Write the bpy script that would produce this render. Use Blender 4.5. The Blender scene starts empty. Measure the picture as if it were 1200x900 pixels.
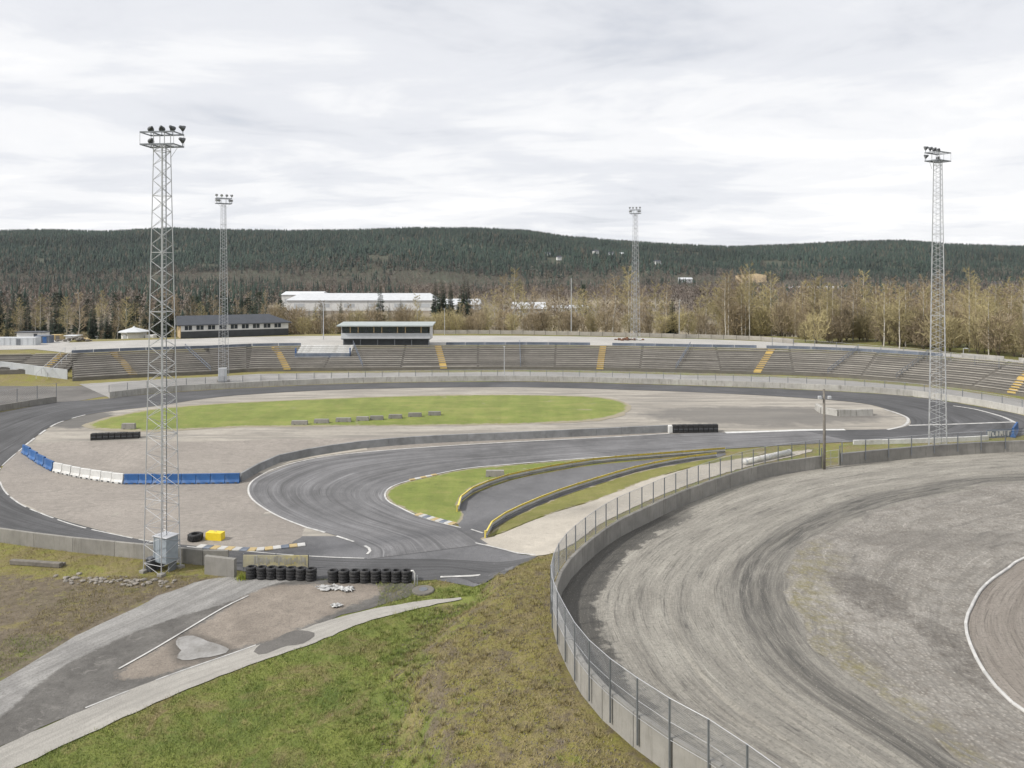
import bpy, bmesh, math, random
import numpy as np
from mathutils import Vector, Matrix

random.seed(7); RNG = np.random.default_rng(11)
R = math.radians
scene = bpy.context.scene

# ------------------------------------------------------------------ camera, sky, sun, exposure
F, CX, CY, HC = 900.0, 600.0, 323.0, 20.8        # focal length and eye line in photo pixels, camera height in metres
cam_d = bpy.data.cameras.new('camera'); cam = bpy.data.objects.new('camera', cam_d)
scene.collection.objects.link(cam); scene.camera = cam
cam.location = (0, 0, HC); cam.rotation_euler = (R(90), 0, 0)
cam_d.sensor_fit = 'HORIZONTAL'; cam_d.sensor_width = 36; cam_d.lens = F/1200*36
cam_d.shift_y = -(450-CY)/1200; cam_d.clip_end = 30000; cam_d.clip_start = .1

world = bpy.data.worlds.new('World'); scene.world = world; world.use_nodes = True
SUN_AZ, SUN_EL = R(-112), R(42)                  # clockwise from +Y (view direction)
def build_world():
    nt = world.node_tree; N = nt.nodes; L = nt.links; N.clear()
    out = N.new('ShaderNodeOutputWorld'); bg = N.new('ShaderNodeBackground'); bg.inputs['Strength'].default_value = .1
    sky = N.new('ShaderNodeTexSky'); sky.sky_type = 'NISHITA'; sky.sun_disc = False
    sky.sun_elevation = SUN_EL; sky.sun_rotation = SUN_AZ
    tc = N.new('ShaderNodeTexCoord'); sep = N.new('ShaderNodeSeparateXYZ'); L.new(tc.outputs['Generated'], sep.inputs[0])
    def math_(op, a, b=None):
        m = N.new('ShaderNodeMath'); m.operation = op
        for i, v in enumerate((a, b)):
            if v is None: continue
            if isinstance(v, (int, float)): m.inputs[i].default_value = v
            else: L.new(v, m.inputs[i])
        return m.outputs[0]
    zz = math_('ADD', math_('MAXIMUM', sep.outputs[2], 0.0), .09)
    cx = math_('DIVIDE', sep.outputs[0], zz); cy = math_('DIVIDE', sep.outputs[1], zz)
    cmb = N.new('ShaderNodeCombineXYZ'); L.new(cx, cmb.inputs[0]); L.new(cy, cmb.inputs[1])
    def noise(scale, detail, rough, dist, off):
        mp = N.new('ShaderNodeMapping'); mp.inputs['Location'].default_value = off; L.new(cmb.outputs[0], mp.inputs[0])
        mp.inputs['Scale'].default_value = (.8, 1.0, 1); mp.inputs['Rotation'].default_value = (0, 0, .35)
        n = N.new('ShaderNodeTexNoise'); n.inputs['Scale'].default_value = scale; n.inputs['Detail'].default_value = detail
        n.inputs['Roughness'].default_value = rough; n.inputs['Distortion'].default_value = dist
        L.new(mp.outputs[0], n.inputs['Vector']); return n.outputs['Fac']
    def ramp(fac, stops):
        r = N.new('ShaderNodeValToRGB'); r.color_ramp.interpolation = 'EASE'
        els = r.color_ramp.elements
        while len(els) < len(stops): els.new(.5)
        for e, (p, c) in zip(els, stops): e.position = p; e.color = (*c, 1)
        L.new(fac, r.inputs[0]); return r.outputs[0]
    big = noise(.42, 6, .55, .35, (3.1, 1.7, 0)); fine = noise(1.5, 7, .58, .5, (8.2, 4.4, 2))
    mixn = math_('ADD', math_('MULTIPLY', big, .62), math_('MULTIPLY', fine, .38))
    cloud = ramp(mixn, [(.36, (.585, .60, .64)), (.45, (.675, .687, .72)), (.52, (.765, .77, .785)), (.61, (.86, .858, .855))])
    cov = ramp(mixn, [(.24, (.55,)*3), (.42, (.97,)*3), (.6, (1.,)*3)])
    sc = N.new('ShaderNodeVectorMath'); sc.operation = 'SCALE'; L.new(cloud, sc.inputs[0]); sc.inputs['Scale'].default_value = 10.6
    mx = N.new('ShaderNodeMix'); mx.data_type = 'RGBA'; L.new(cov, mx.inputs[0]); L.new(sky.outputs[0], mx.inputs[6]); L.new(sc.outputs[0], mx.inputs[7])
    L.new(mx.outputs[2], bg.inputs['Color']); L.new(bg.outputs[0], out.inputs[0])
build_world()
sun_d = bpy.data.lights.new('sun', 'SUN'); sun = bpy.data.objects.new('sun', sun_d); scene.collection.objects.link(sun)
sun_d.energy = 3.4; sun_d.angle = R(3.5); sun_d.color = (1, .955, .89)
sdir = Vector((math.sin(SUN_AZ)*math.cos(SUN_EL), math.cos(SUN_AZ)*math.cos(SUN_EL), math.sin(SUN_EL)))
sun.rotation_euler = sdir.to_track_quat('Z', 'Y').to_euler()
vs = scene.view_settings; vs.view_transform = 'Standard'; vs.look = 'None'; vs.exposure = .25; vs.gamma = 1; vs.use_curve_mapping = False
scene.render.engine = 'CYCLES'; scene.cycles.use_denoising = True; scene.cycles.max_bounces = 5
scene.cycles.diffuse_bounces = 2; scene.cycles.transparent_max_bounces = 6
scene.cycles.use_adaptive_sampling = True; scene.cycles.adaptive_threshold = .015

HAZE = .000022
# ------------------------------------------------------------------ small helpers
COL = scene.collection
def link(o): COL.objects.link(o); return o
def tag(o, label=None, cat=None, group=None, kind=None):
    if label: o['label'] = label
    if cat: o['category'] = cat
    if group: o['group'] = group
    if kind: o['kind'] = kind
    return o
def empty(name, loc=(0, 0, 0), rz=0, **k):
    o = bpy.data.objects.new(name, None); o.location = loc; o.rotation_euler = (0, 0, rz); o.empty_display_size = .3
    return tag(link(o), **k)
def mesh_np(name, V, Fc, mat=None, smooth=False):
    me = bpy.data.meshes.new(name); V = np.asarray(V, float)
    if isinstance(Fc, np.ndarray):
        n, k = Fc.shape
        me.vertices.add(len(V)); me.vertices.foreach_set('co', V.ravel().astype(np.float32))
        me.loops.add(n*k); me.loops.foreach_set('vertex_index', Fc.ravel().astype(np.int32))
        me.polygons.add(n); me.polygons.foreach_set('loop_start', np.arange(0, n*k, k, dtype=np.int32))
        me.update(calc_edges=True)
    else:
        me.from_pydata([tuple(v) for v in V], [], [tuple(f) for f in Fc]); me.update()
    if smooth: me.polygons.foreach_set('use_smooth', np.ones(len(me.polygons), bool))
    if mat: me.materials.append(mat)
    return me
def obj(name, me, parent=None, M=None, **k):
    o = bpy.data.objects.new(name, me); link(o)
    if M is not None: o.matrix_world = M
    if parent is not None:
        o.parent = parent
    return tag(o, **k)
def copy_tree(o, parent=None):
    c = o.copy(); link(c); c.parent = parent
    for ch in o.children: copy_tree(ch, c)
    return c

class MB:
    """collects boxes, tubes and prisms into one mesh"""
    def __init__(s): s.v = []; s.f = []; s.m = []; s.mi = 0
    def add(s, vs, fs):
        b = len(s.v); s.v += [tuple(v) for v in vs]; s.f += [tuple(b+i for i in f) for f in fs]; s.m += [s.mi]*len(fs); return s
    def box(s, c, d, rz=0, bev=0, M=None):
        hx, hy, hz = d[0]/2, d[1]/2, d[2]/2
        if bev:
            bm = bmesh.new(); bmesh.ops.create_cube(bm, size=1)
            for v in bm.verts: v.co = (v.co.x*d[0], v.co.y*d[1], v.co.z*d[2])
            bmesh.ops.bevel(bm, geom=bm.edges[:], offset=bev, segments=1, affect='EDGES')
            vs = [v.co.copy() for v in bm.verts]; bm.verts.index_update(); fs = [[v.index for v in f.verts] for f in bm.faces]; bm.free()
        else:
            vs = [Vector((x*hx, y*hy, z*hz)) for z in (-1, 1) for y in (-1, 1) for x in (-1, 1)]
            fs = [(0, 2, 3, 1), (4, 5, 7, 6), (0, 1, 5, 4), (2, 6, 7, 3), (0, 4, 6, 2), (1, 3, 7, 5)]
        T = Matrix.Translation(c) @ Matrix.Rotation(rz, 4, 'Z') if M is None else M
        return s.add([T @ v for v in vs], fs)
    def tube(s, pts, r, n=6, cap=True, r1=None):
        pts = [Vector(p) for p in pts]; rings = []
        for i, p in enumerate(pts):
            d = (pts[min(i+1, len(pts)-1)] - pts[max(i-1, 0)]).normalized()
            a = d.cross(Vector((0, 0, 1)) if abs(d.z) < .9 else Vector((1, 0, 0))).normalized(); b = d.cross(a)
            rr = r if r1 is None else r + (r1-r)*i/(len(pts)-1)
            rings.append([p + a*rr*math.cos(2*math.pi*k/n) + b*rr*math.sin(2*math.pi*k/n) for k in range(n)])
        vs = [v for rg in rings for v in rg]; fs = []
        for i in range(len(pts)-1):
            for k in range(n): fs.append((i*n+k, i*n+(k+1) % n, (i+1)*n+(k+1) % n, (i+1)*n+k))
        if cap: fs.append(tuple(range(n))[::-1]); fs.append(tuple((len(pts)-1)*n+k for k in range(n)))
        return s.add(vs, fs)
    def lathe(s, prof, n=16, c=(0, 0, 0)):
        vs = [(c[0]+r*math.cos(2*math.pi*k/n), c[1]+r*math.sin(2*math.pi*k/n), c[2]+z) for r, z in prof for k in range(n)]; fs = []
        for i in range(len(prof)-1):
            for k in range(n): fs.append((i*n+k, i*n+(k+1) % n, (i+1)*n+(k+1) % n, (i+1)*n+k))
        return s.add(vs, fs)
    def prism(s, poly, y0, y1, M=None):
        """polygon in x-z, extruded along y"""
        n = len(poly); vs = [Vector((p[0], y0, p[1])) for p in poly] + [Vector((p[0], y1, p[1])) for p in poly]
        fs = [tuple(range(n)), tuple(range(2*n-1, n-1, -1))] + [(k, k+n, (k+1) % n + n, (k+1) % n) for k in range(n)]
        if M is not None: vs = [M @ v for v in vs]
        return s.add(vs, fs)
    def me(s, name, mats, smooth=False):
        if not isinstance(mats, (list, tuple)): mats = [mats]
        me = bpy.data.meshes.new(name); me.from_pydata(s.v, [], s.f); me.update()
        for m in mats: me.materials.append(m)
        if len(mats) > 1: me.polygons.foreach_set('material_index', np.array(s.m, dtype=np.int32))
        bm = bmesh.new(); bm.from_mesh(me); bmesh.ops.recalc_face_normals(bm, faces=bm.faces[:]); bm.to_mesh(me); bm.free()
        if smooth: me.polygons.foreach_set('use_smooth', np.ones(len(me.polygons), bool))
        return me
    def build(s, name, mats, parent=None, M=None, smooth=False, **k): return obj(name, s.me(name, mats, smooth), parent, M, **k)
ORD = ['first', 'second', 'third', 'fourth', 'fifth', 'sixth', 'seventh', 'eighth', 'ninth', 'tenth', 'eleventh', 'twelfth']

# ------------------------------------------------------------------ materials
class NG:
    def __init__(s, name):
        s.m = bpy.data.materials.new(name); s.m.use_nodes = True; s.nt = s.m.node_tree; s.N = s.nt.nodes
        s.bsdf = s.N['Principled BSDF']; s.bsdf.inputs['Roughness'].default_value = .9
        s._pos = None
    def put(s, node, key, v):
        i = node.inputs[key]
        if isinstance(v, bpy.types.NodeSocket): s.nt.links.new(v, i)
        elif isinstance(v, (tuple, list)) and len(v) == 3 and i.type == 'RGBA': i.default_value = (*v, 1)
        else: i.default_value = v
    def pos(s):
        if s._pos is None: s._pos = s.N.new('ShaderNodeNewGeometry').outputs['Position']
        return s._pos
    def objc(s): return s.N.new('ShaderNodeTexCoord').outputs['Object']
    def rnd(s): return s.N.new('ShaderNodeObjectInfo').outputs['Random']
    def uv(s): return s.N.new('ShaderNodeTexCoord').outputs['UV']
    def attr(s, n):
        a = s.N.new('ShaderNodeAttribute'); a.attribute_name = n; return a.outputs['Color']
    def sep(s, v):
        n = s.N.new('ShaderNodeSeparateXYZ'); s.put(n, 0, v); return n.outputs
    def map(s, v, scale=(1, 1, 1), loc=(0, 0, 0)):
        n = s.N.new('ShaderNodeMapping'); s.put(n, 0, v); n.inputs['Scale'].default_value = scale; n.inputs['Location'].default_value = loc
        return n.outputs[0]
    def noise(s, v, scale, detail=5, rough=.6, dist=0):
        n = s.N.new('ShaderNodeTexNoise'); s.put(n, 'Vector', v); s.put(n, 'Scale', scale); s.put(n, 'Detail', detail)
        s.put(n, 'Roughness', rough); s.put(n, 'Distortion', dist); return n.outputs['Fac']
    def vor(s, v, scale):
        n = s.N.new('ShaderNodeTexVoronoi'); s.put(n, 'Vector', v); s.put(n, 'Scale', scale); return n.outputs
    def ramp(s, f, stops):
        n = s.N.new('ShaderNodeValToRGB'); e = n.color_ramp.elements
        while len(e) < len(stops): e.new(.5)
        for a, (p, c) in zip(e, stops):
            a.position = p; a.color = (*((c,)*3 if isinstance(c, (int, float)) else c), 1)
        s.put(n, 0, f); return n.outputs[0]
    def mix(s, f, a, b, mode='MIX'):
        n = s.N.new('ShaderNodeMix'); n.data_type = 'RGBA'; n.blend_type = mode
        s.put(n, 0, f); s.put(n, 6, a); s.put(n, 7, b); return n.outputs[2]
    def math(s, op, a, b=0., c=None):
        n = s.N.new('ShaderNodeMath'); n.operation = op; s.put(n, 0, a); s.put(n, 1, b)
        if c is not None: s.put(n, 2, c)
        return n.outputs[0]
    def near(s, cx, cy, rx, ry, wob=.25):
        """1 inside a wobbly ellipse on the ground, 0 outside"""
        o = s.sep(s.pos())
        dx = s.math('DIVIDE', s.math('SUBTRACT', o[0], cx), rx); dy = s.math('DIVIDE', s.math('SUBTRACT', o[1], cy), ry)
        d = s.math('ADD', s.math('MULTIPLY', dx, dx), s.math('MULTIPLY', dy, dy))
        d = s.math('ADD', d, s.math('MULTIPLY', s.math('SUBTRACT', s.noise(s.pos(), .35, 5), .5), wob*6))
        return s.ramp(d, [(.55, 1), (1.0, 0)])
    def col(s, c): s.put(s.bsdf, 'Base Color', c); return s
    def rough(s, v): s.put(s.bsdf, 'Roughness', v); return s
    def metal(s, v): s.put(s.bsdf, 'Metallic', v); return s
    def bump(s, h, strength=.4, dist=.03):
        n = s.N.new('ShaderNodeBump'); s.put(n, 'Height', h); s.put(n, 'Strength', strength); s.put(n, 'Distance', dist)
        s.nt.links.new(n.outputs[0], s.bsdf.inputs['Normal']); return s

def mat_plain(name, c, var=.25, scale=3., rough=.8, metal=0, dirt=None, bump=0):
    g = NG(name); v = g.objc(); n = g.noise(v, scale, 6, .65)
    a = tuple(x*(1-var) for x in c); b = tuple(min(1, x*(1+var)) for x in c)
    cc = g.mix(g.ramp(n, [(.3, 0), (.7, 1)]), a, b)
    if dirt: cc = g.mix(g.ramp(g.noise(v, scale*.45, 6, .7), [(.5, 0), (.72, .8)]), cc, dirt)
    r = g.rnd(); cc = g.mix(1, cc, g.ramp(r, [(0, .84), (1, 1.0)]), 'MULTIPLY')
    g.col(cc).rough(rough).metal(metal)
    if bump: g.bump(g.noise(v, scale*6, 4), bump, .02)
    return g.m
def mat_concrete(name, c=(.40, .385, .355)):
    g = NG(name); p = g.pos()
    n1 = g.noise(p, .7, 6, .65); n2 = g.noise(g.map(p, (1.6, 1.6, .22)), 2.2, 6, .7); n3 = g.noise(p, 22, 3)
    cc = g.mix(g.ramp(n1, [(.3, 0), (.7, 1)]), tuple(x*.78 for x in c), tuple(x*1.14 for x in c))
    cc = g.mix(g.ramp(n2, [(.52, 0), (.74, .75)]), cc, (.14, .13, .11))
    cc = g.mix(g.ramp(n3, [(.35, .16), (.6, 0)]), cc, (.2, .19, .17))
    cc = g.mix(1, cc, g.ramp(g.rnd(), [(0, .8), (1, 1.04)]), 'MULTIPLY')
    g.col(cc).rough(.92).bump(n3, .3, .02); return g.m
def mat_asphalt(name, streak=True, base=(.112, .112, .117)):
    g = NG(name); p = g.pos()
    patch = g.noise(p, .12, 6, .6, .4); fine = g.noise(p, 9, 5, .7); mid = g.noise(p, .9, 6, .65)
    cc = g.mix(g.ramp(patch, [(.32, 0), (.68, 1)]), tuple(x*.66 for x in base), tuple(x*1.45 for x in base))
    cc = g.mix(g.ramp(mid, [(.42, 0), (.75, .45)]), cc, tuple(x*1.75 for x in base))
    cc = g.mix(g.ramp(fine, [(.36, .5), (.55, 0)]), cc, tuple(x*.5 for x in base))
    if streak:
        u = g.uv(); s1 = g.noise(g.map(u, (.035, 9, 1)), 1.6, 6, .65, .25); s2 = g.noise(g.map(u, (.02, 26, 1), (3, 1, 0)), 1.0, 4, .6, .3)
        s3 = g.noise(g.map(u, (.09, 42, 1), (9, 5, 0)), 1.0, 3, .6, .6)
        cc = g.mix(g.ramp(s1, [(.45, 0), (.68, .78)]), cc, tuple(x*.42 for x in base))
        cc = g.mix(g.ramp(s2, [(.56, 0), (.72, .5)]), cc, tuple(x*2. for x in base))
        cc = g.mix(g.ramp(s3, [(.61, 0), (.68, .55)]), cc, tuple(x*.45 for x in base))
        cc = g.mix(g.math('MULTIPLY', g.ramp(s3, [(.33, .55), (.4, 0)]), g.ramp(patch, [(.4, 0), (.6, 1)])), cc, tuple(x*2.2 for x in base))
    g.col(cc).rough(g.ramp(mid, [(.3, .72), (.7, .9)])).bump(fine, .25, .02); return g.m
def mat_gravel(name, c=(.335, .29, .245), k=1., ripple=True, tracks=False, pebble=.2):
    g = NG(name); p = g.pos()
    n1 = g.noise(p, .11*k, 6, .6, .5); n2 = g.noise(p, 1.1, 6, .7); vo = g.vor(p, 11)
    n3 = g.noise(g.map(p, (.5, 1.5, 1)), .42, 6, .62, 2.2); n4 = g.noise(p, 4.5, 6, .75); n5 = g.noise(g.map(p, (.6, 1.6, 1), (5, 3, 0)), 1.1, 4, .6, 3.0)
    cc = g.mix(g.ramp(n1, [(.3, 0), (.7, 1)]), tuple(x*.8 for x in c), tuple(x*1.14 for x in c))
    cc = g.mix(g.ramp(n2, [(.5, 0), (.8, .5)]), cc, tuple(x*.62 for x in c))
    cc = g.mix(pebble, cc, g.mix(g.ramp(vo['Distance'], [(.1, 1), (.6, 0)]), tuple(x*.5 for x in c), tuple(min(1, x*1.5) for x in c)))
    cc = g.mix(g.ramp(n4, [(.5, 0), (.75, .55)]), cc, tuple(x*.58 for x in c))
    if tracks:
        u = g.uv(); t1 = g.noise(g.map(u, (.07, 3.2, 1)), 1.3, 7, .7, .4); t2 = g.noise(g.map(u, (.12, 6, 1), (2, 6, 0)), 1.0, 7, .7, .5)
        cc = g.mix(g.ramp(t1, [(.46, 0), (.66, .7)]), cc, tuple(x*.62 for x in c)); cc = g.mix(g.ramp(t2, [(.54, 0), (.7, .5)]), cc, tuple(min(1, x*1.25) for x in c))
    if ripple:
        cc = g.mix(g.ramp(n3, [(.52, 0), (.62, .5)]), cc, tuple(x*.68 for x in c)); cc = g.mix(g.ramp(n5, [(.55, 0), (.63, .5)]), cc, tuple(x*.6 for x in c))
        cc = g.mix(g.ramp(n5, [(.36, .4), (.43, 0)]), cc, tuple(min(1, x*1.25) for x in c))
    g.col(cc).rough(.95)
    if ripple:
        wv = g.N.new('ShaderNodeTexWave'); g.put(wv, 'Vector', g.map(p, (.7, 1.3, 1))); g.put(wv, 'Scale', .42); g.put(wv, 'Distortion', 14.); g.put(wv, 'Detail', 2.); g.put(wv, 'Detail Scale', .35)
        rk = g.math('MULTIPLY', g.ramp(wv.outputs['Fac'], [(.55, 0), (.9, 1)]), g.ramp(g.noise(p, .09, 4, .6, .5), [(.42, 0), (.6, 1)])); cc = g.mix(g.math('MULTIPLY', rk, .2), cc, tuple(x*.6 for x in c)); g.col(cc)
    h = g.math('ADD', g.math('MULTIPLY', g.math('SUBTRACT', 1., vo['Distance']), .35), g.math('MULTIPLY', n3, 1.0 if ripple else .2))
    g.bump(h, .55, .1); return g.m
def mat_simple(name, c, rough=.6, metal=0.):
    g = NG(name); g.col(c).rough(rough).metal(metal); return g.m

M = {}
M['concrete'] = mat_concrete('weathered_concrete', (.265, .255, .235))
M['concrete_pale'] = mat_concrete('pale_concrete', (.40, .39, .365))
M['concrete_dark'] = mat_concrete('stand_concrete', (.15, .14, .125))  # stand steps darkened in colour to imitate the shadows between bench rows
M['asphalt'] = mat_asphalt('track_asphalt', True, (.132, .131, .135)); M['asphalt_main'] = mat_asphalt('race_asphalt', True, (.072, .072, .075)); M['asphalt_plain'] = mat_asphalt('apron_asphalt', False)
M['asphalt_old'] = mat_asphalt('worn_asphalt', False, (.115, .108, .10))
M['gravel'] = mat_gravel('gravel_bed', (.285, .258, .23)); M['gravel_brown'] = mat_gravel('brown_gravel', (.25, .215, .18), 3, False)
M['sand'] = mat_gravel('pale_track_grit', (.38, .35, .305), 2, False)
M['terrace'] = mat_gravel('terrace_grit', (.41, .398, .375), 1, False)
M['walk'] = mat_gravel('walkway_surface', (.31, .30, .285), 1, False, True)
M['road'] = mat_gravel('dusty_road_surface', (.29, .283, .272), 2, False, True, .1)
M['path'] = mat_gravel('sandy_path_surface', (.43, .395, .34), 2, False, False, .12)
M['path_track'] = mat_gravel('sandy_track_surface', (.345, .33, .302), 2, False, True, .1)
M['white'] = mat_plain('white_paint', (.60, .60, .585), .15, 1.5, .6, dirt=(.36, .345, .31))
M['line'] = mat_plain('road_paint', (.50, .495, .48), .25, 1.6, .8, dirt=(.25, .245, .24))
M['blue'] = mat_plain('blue_plastic', (.02, .10, .29), .3, 1.2, .55, dirt=(.12, .17, .26))
M['blue_rail'] = mat_plain('blue_paint', (.13, .155, .20), .3, .8, .6, dirt=(.22, .225, .235))
M['yellow'] = mat_plain('yellow_paint', (.70, .57, .12), .2, 2, .75, dirt=(.42, .39, .22))
M['stair_yellow'] = mat_plain('faded_yellow_paint', (.55, .40, .14), .2, 1.2, .8, dirt=(.38, .32, .18))
M['yellow_bright'] = mat_plain('bright_yellow_paint', (.80, .60, .03), .08, 3, .5)
M['ochre'] = mat_plain('ochre_paint', (.46, .35, .17), .2, 1.4, .8, dirt=(.30, .27, .20))
M['galv'] = mat_plain('galvanised_steel', (.49, .50, .52), .12, 1.2, .5, .35)
M['galv_dark'] = mat_plain('dull_steel', (.20, .215, .235), .2, 2, .5, .45)
M['wire'] = mat_simple('wire_steel', (.30, .31, .325), .45, .5)
M['barrier_grey'] = mat_plain('grey_barrier_paint', (.24, .245, .25), .2, .8, .7, dirt=(.14, .14, .14))
M['lamp_body'] = mat_plain('lamp_housing', (.10, .105, .115), .2, 4, .45, .4)
M['glass'] = mat_simple('lamp_glass', (.45, .47, .5), .12, .2)
M['window'] = mat_simple('dark_window_glass', (.035, .042, .05), .08, 0)
M['rubber'] = mat_plain('tyre_rubber', (.022, .022, .024), .35, 5, .75, dirt=(.05, .048, .045))
M['bench'] = mat_plain('weathered_bench_wood', (.34, .318, .283), .3, .35, .9, dirt=(.19, .178, .158))
M['bench2'] = mat_plain('grey_bench_wood', (.25, .235, .21), .3, .35, .9, dirt=(.17, .16, .145)); M['bench3'] = mat_plain('pale_bench_wood', (.43, .405, .36), .25, .35, .9, dirt=(.3, .28, .25))
M['wood'] = mat_plain('grey_timber', (.17, .155, .135), .3, 2, .9)
M['wall_white'] = mat_plain('white_cladding', (.70, .70, .69), .08, .6, .7, dirt=(.5, .49, .47))
M['wall_grey'] = mat_plain('grey_cladding', (.48, .50, .52), .1, .6, .7)
M['cabinet'] = mat_plain('cabinet_paint', (.30, .34, .38), .12, 1.5, .5, dirt=(.2, .21, .22))
M['press_roof'] = mat_plain('grey_green_roof', (.36, .40, .395), .12, .5, .5)
M['wall_dark'] = mat_plain('dark_cladding', (.055, .06, .066), .2, .8, .75)
M['roof_dark'] = mat_plain('dark_roof_sheet', (.05, .056, .068), .2, .7, .6)
M['roof_light'] = mat_plain('pale_roof_sheet', (.56, .58, .60), .1, .4, .5)
M['wood_panel'] = mat_plain('timber_cladding', (.40, .30, .17), .15, 1, .8)
M['stone'] = mat_plain('pale_stone', (.25, .228, .20), .3, 2, .95)
M['plastic_sheet'] = mat_plain('torn_plastic', (.46, .46, .455), .15, 3, .45)
M['red_roof'] = mat_plain('red_roof_tile', (.25, .10, .07), .2, 1, .85)
M['rust'] = mat_plain('rusty_scrap', (.14, .07, .04), .4, 2, .9)
M['birch_bark'] = mat_plain('birch_bark', (.47, .445, .40), .25, 1.5, .9, dirt=(.22, .20, .17))
M['bark'] = mat_plain('brown_bark', (.12, .095, .075), .3, 2, .95)
def mat_foliage(name, a, b, scale=.35, big=.045, third=None):
    g = NG(name); p = g.pos(); n = g.noise(p, scale, 4, .7); n2 = g.noise(p, big, 4, .6)
    cc = g.mix(g.ramp(n, [(.3, 0), (.7, 1)]), a, b); cc = g.mix(1, cc, g.ramp(n2, [(.3, .66), (.7, 1.15)]), 'MULTIPLY')
    if third: cc = g.mix(g.ramp(g.noise(p, big*1.7, 6, .7, .6), [(.53, 0), (.68, .8)]), cc, third)
    cc = g.mix(1, cc, g.ramp(g.rnd(), [(0, .75), (1, 1.1)]), 'MULTIPLY')
    g.col(cc).rough(.85); return g.m
M['spruce'] = mat_foliage('spruce_needles', (.018, .032, .020), (.042, .062, .032))
M['twig'] = mat_foliage('bare_twigs', (.25, .198, .13), (.42, .342, .22))
M['twig_bud'] = mat_foliage('budding_twigs', (.31, .265, .135), (.49, .42, .225))
def mat_forest(name, a, b, third, big):
    g = NG(name); p = g.pos(); t = g.N.new('ShaderNodeSeparateColor'); g.put(t, 0, g.attr('tint')); cc = g.mix(t.outputs[0], a, b)
    cc = g.mix(g.math('MULTIPLY', g.ramp(t.outputs[1], [(.72, 0), (.8, .85)]), g.ramp(g.noise(p, big, 6, .7, .6), [(.44, .15), (.62, 1)])), cc, third)
    cc = g.mix(1, cc, g.ramp(g.noise(p, big*.6, 5, .6), [(.32, .6), (.68, 1.2)]), 'MULTIPLY'); g.col(cc).rough(.9); return g.m
M['hill_green'] = mat_forest('hill_conifers', (.009, .021, .017), (.034, .057, .041), (.085, .07, .05), .006)
M['wood_brown'] = mat_forest('leafless_woods', (.085, .068, .060), (.20, .165, .14), (.30, .26, .20), .01)
def mat_grass(name, green=(.105, .150, .030), dry=(.27, .235, .095), dark=(.045, .085, .017)):
    g = NG(name); p = g.pos(); a = g.noise(g.map(p, (.5, 1.6, 1)), .11, 6, .65, .5); b = g.noise(g.map(p, (.7, 1.2, 1)), .55, 7, .72); c = g.noise(p, 7, 4, .7)
    cc = g.mix(g.ramp(a, [(.36, 0), (.66, 1)]), green, tuple(x*1.3 for x in green))
    cc = g.mix(g.ramp(a, [(.52, 0), (.68, .5)]), cc, dry); cc = g.mix(g.ramp(b, [(.50, 0), (.70, .7)]), cc, dry); cc = g.mix(g.ramp(b, [(.28, .7), (.45, 0)]), cc, dark)
    cc = g.mix(g.ramp(c, [(.3, .55), (.55, 0)]), cc, dark)
    mo_ = g.noise(g.map(p, (.9, .12, 1)), .5, 3, .5, .3); cc = g.mix(1, cc, g.ramp(mo_, [(.4, .93), (.6, 1.05)]), 'MULTIPLY')
    e = g.N.new('ShaderNodeSeparateColor'); g.put(e, 0, g.attr('cover')); worn = g.ramp(g.math('ADD', e.outputs[0], g.math('MULTIPLY', g.math('SUBTRACT', g.noise(p, .8, 8, .78), .5), 1.5)), [(.22, 1), (.5, 0)])
    spots = g.ramp(g.noise(p, .22, 8, .78, .6), [(.615, 0), (.68, .8)]); cc = g.mix(g.math('MAXIMUM', worn, spots), cc, g.mix(b, (.20, .175, .115), (.33, .295, .23)))
    g.col(cc).rough(.95).bump(c, .6, .06); return g.m
M['grass'] = mat_grass('infield_turf', (.145, .175, .036), (.27, .245, .085), (.085, .115, .022))
M['grass_dry'] = mat_grass('verge_turf', (.15, .15, .04), (.25, .21, .09), (.085, .095, .024))
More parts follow.
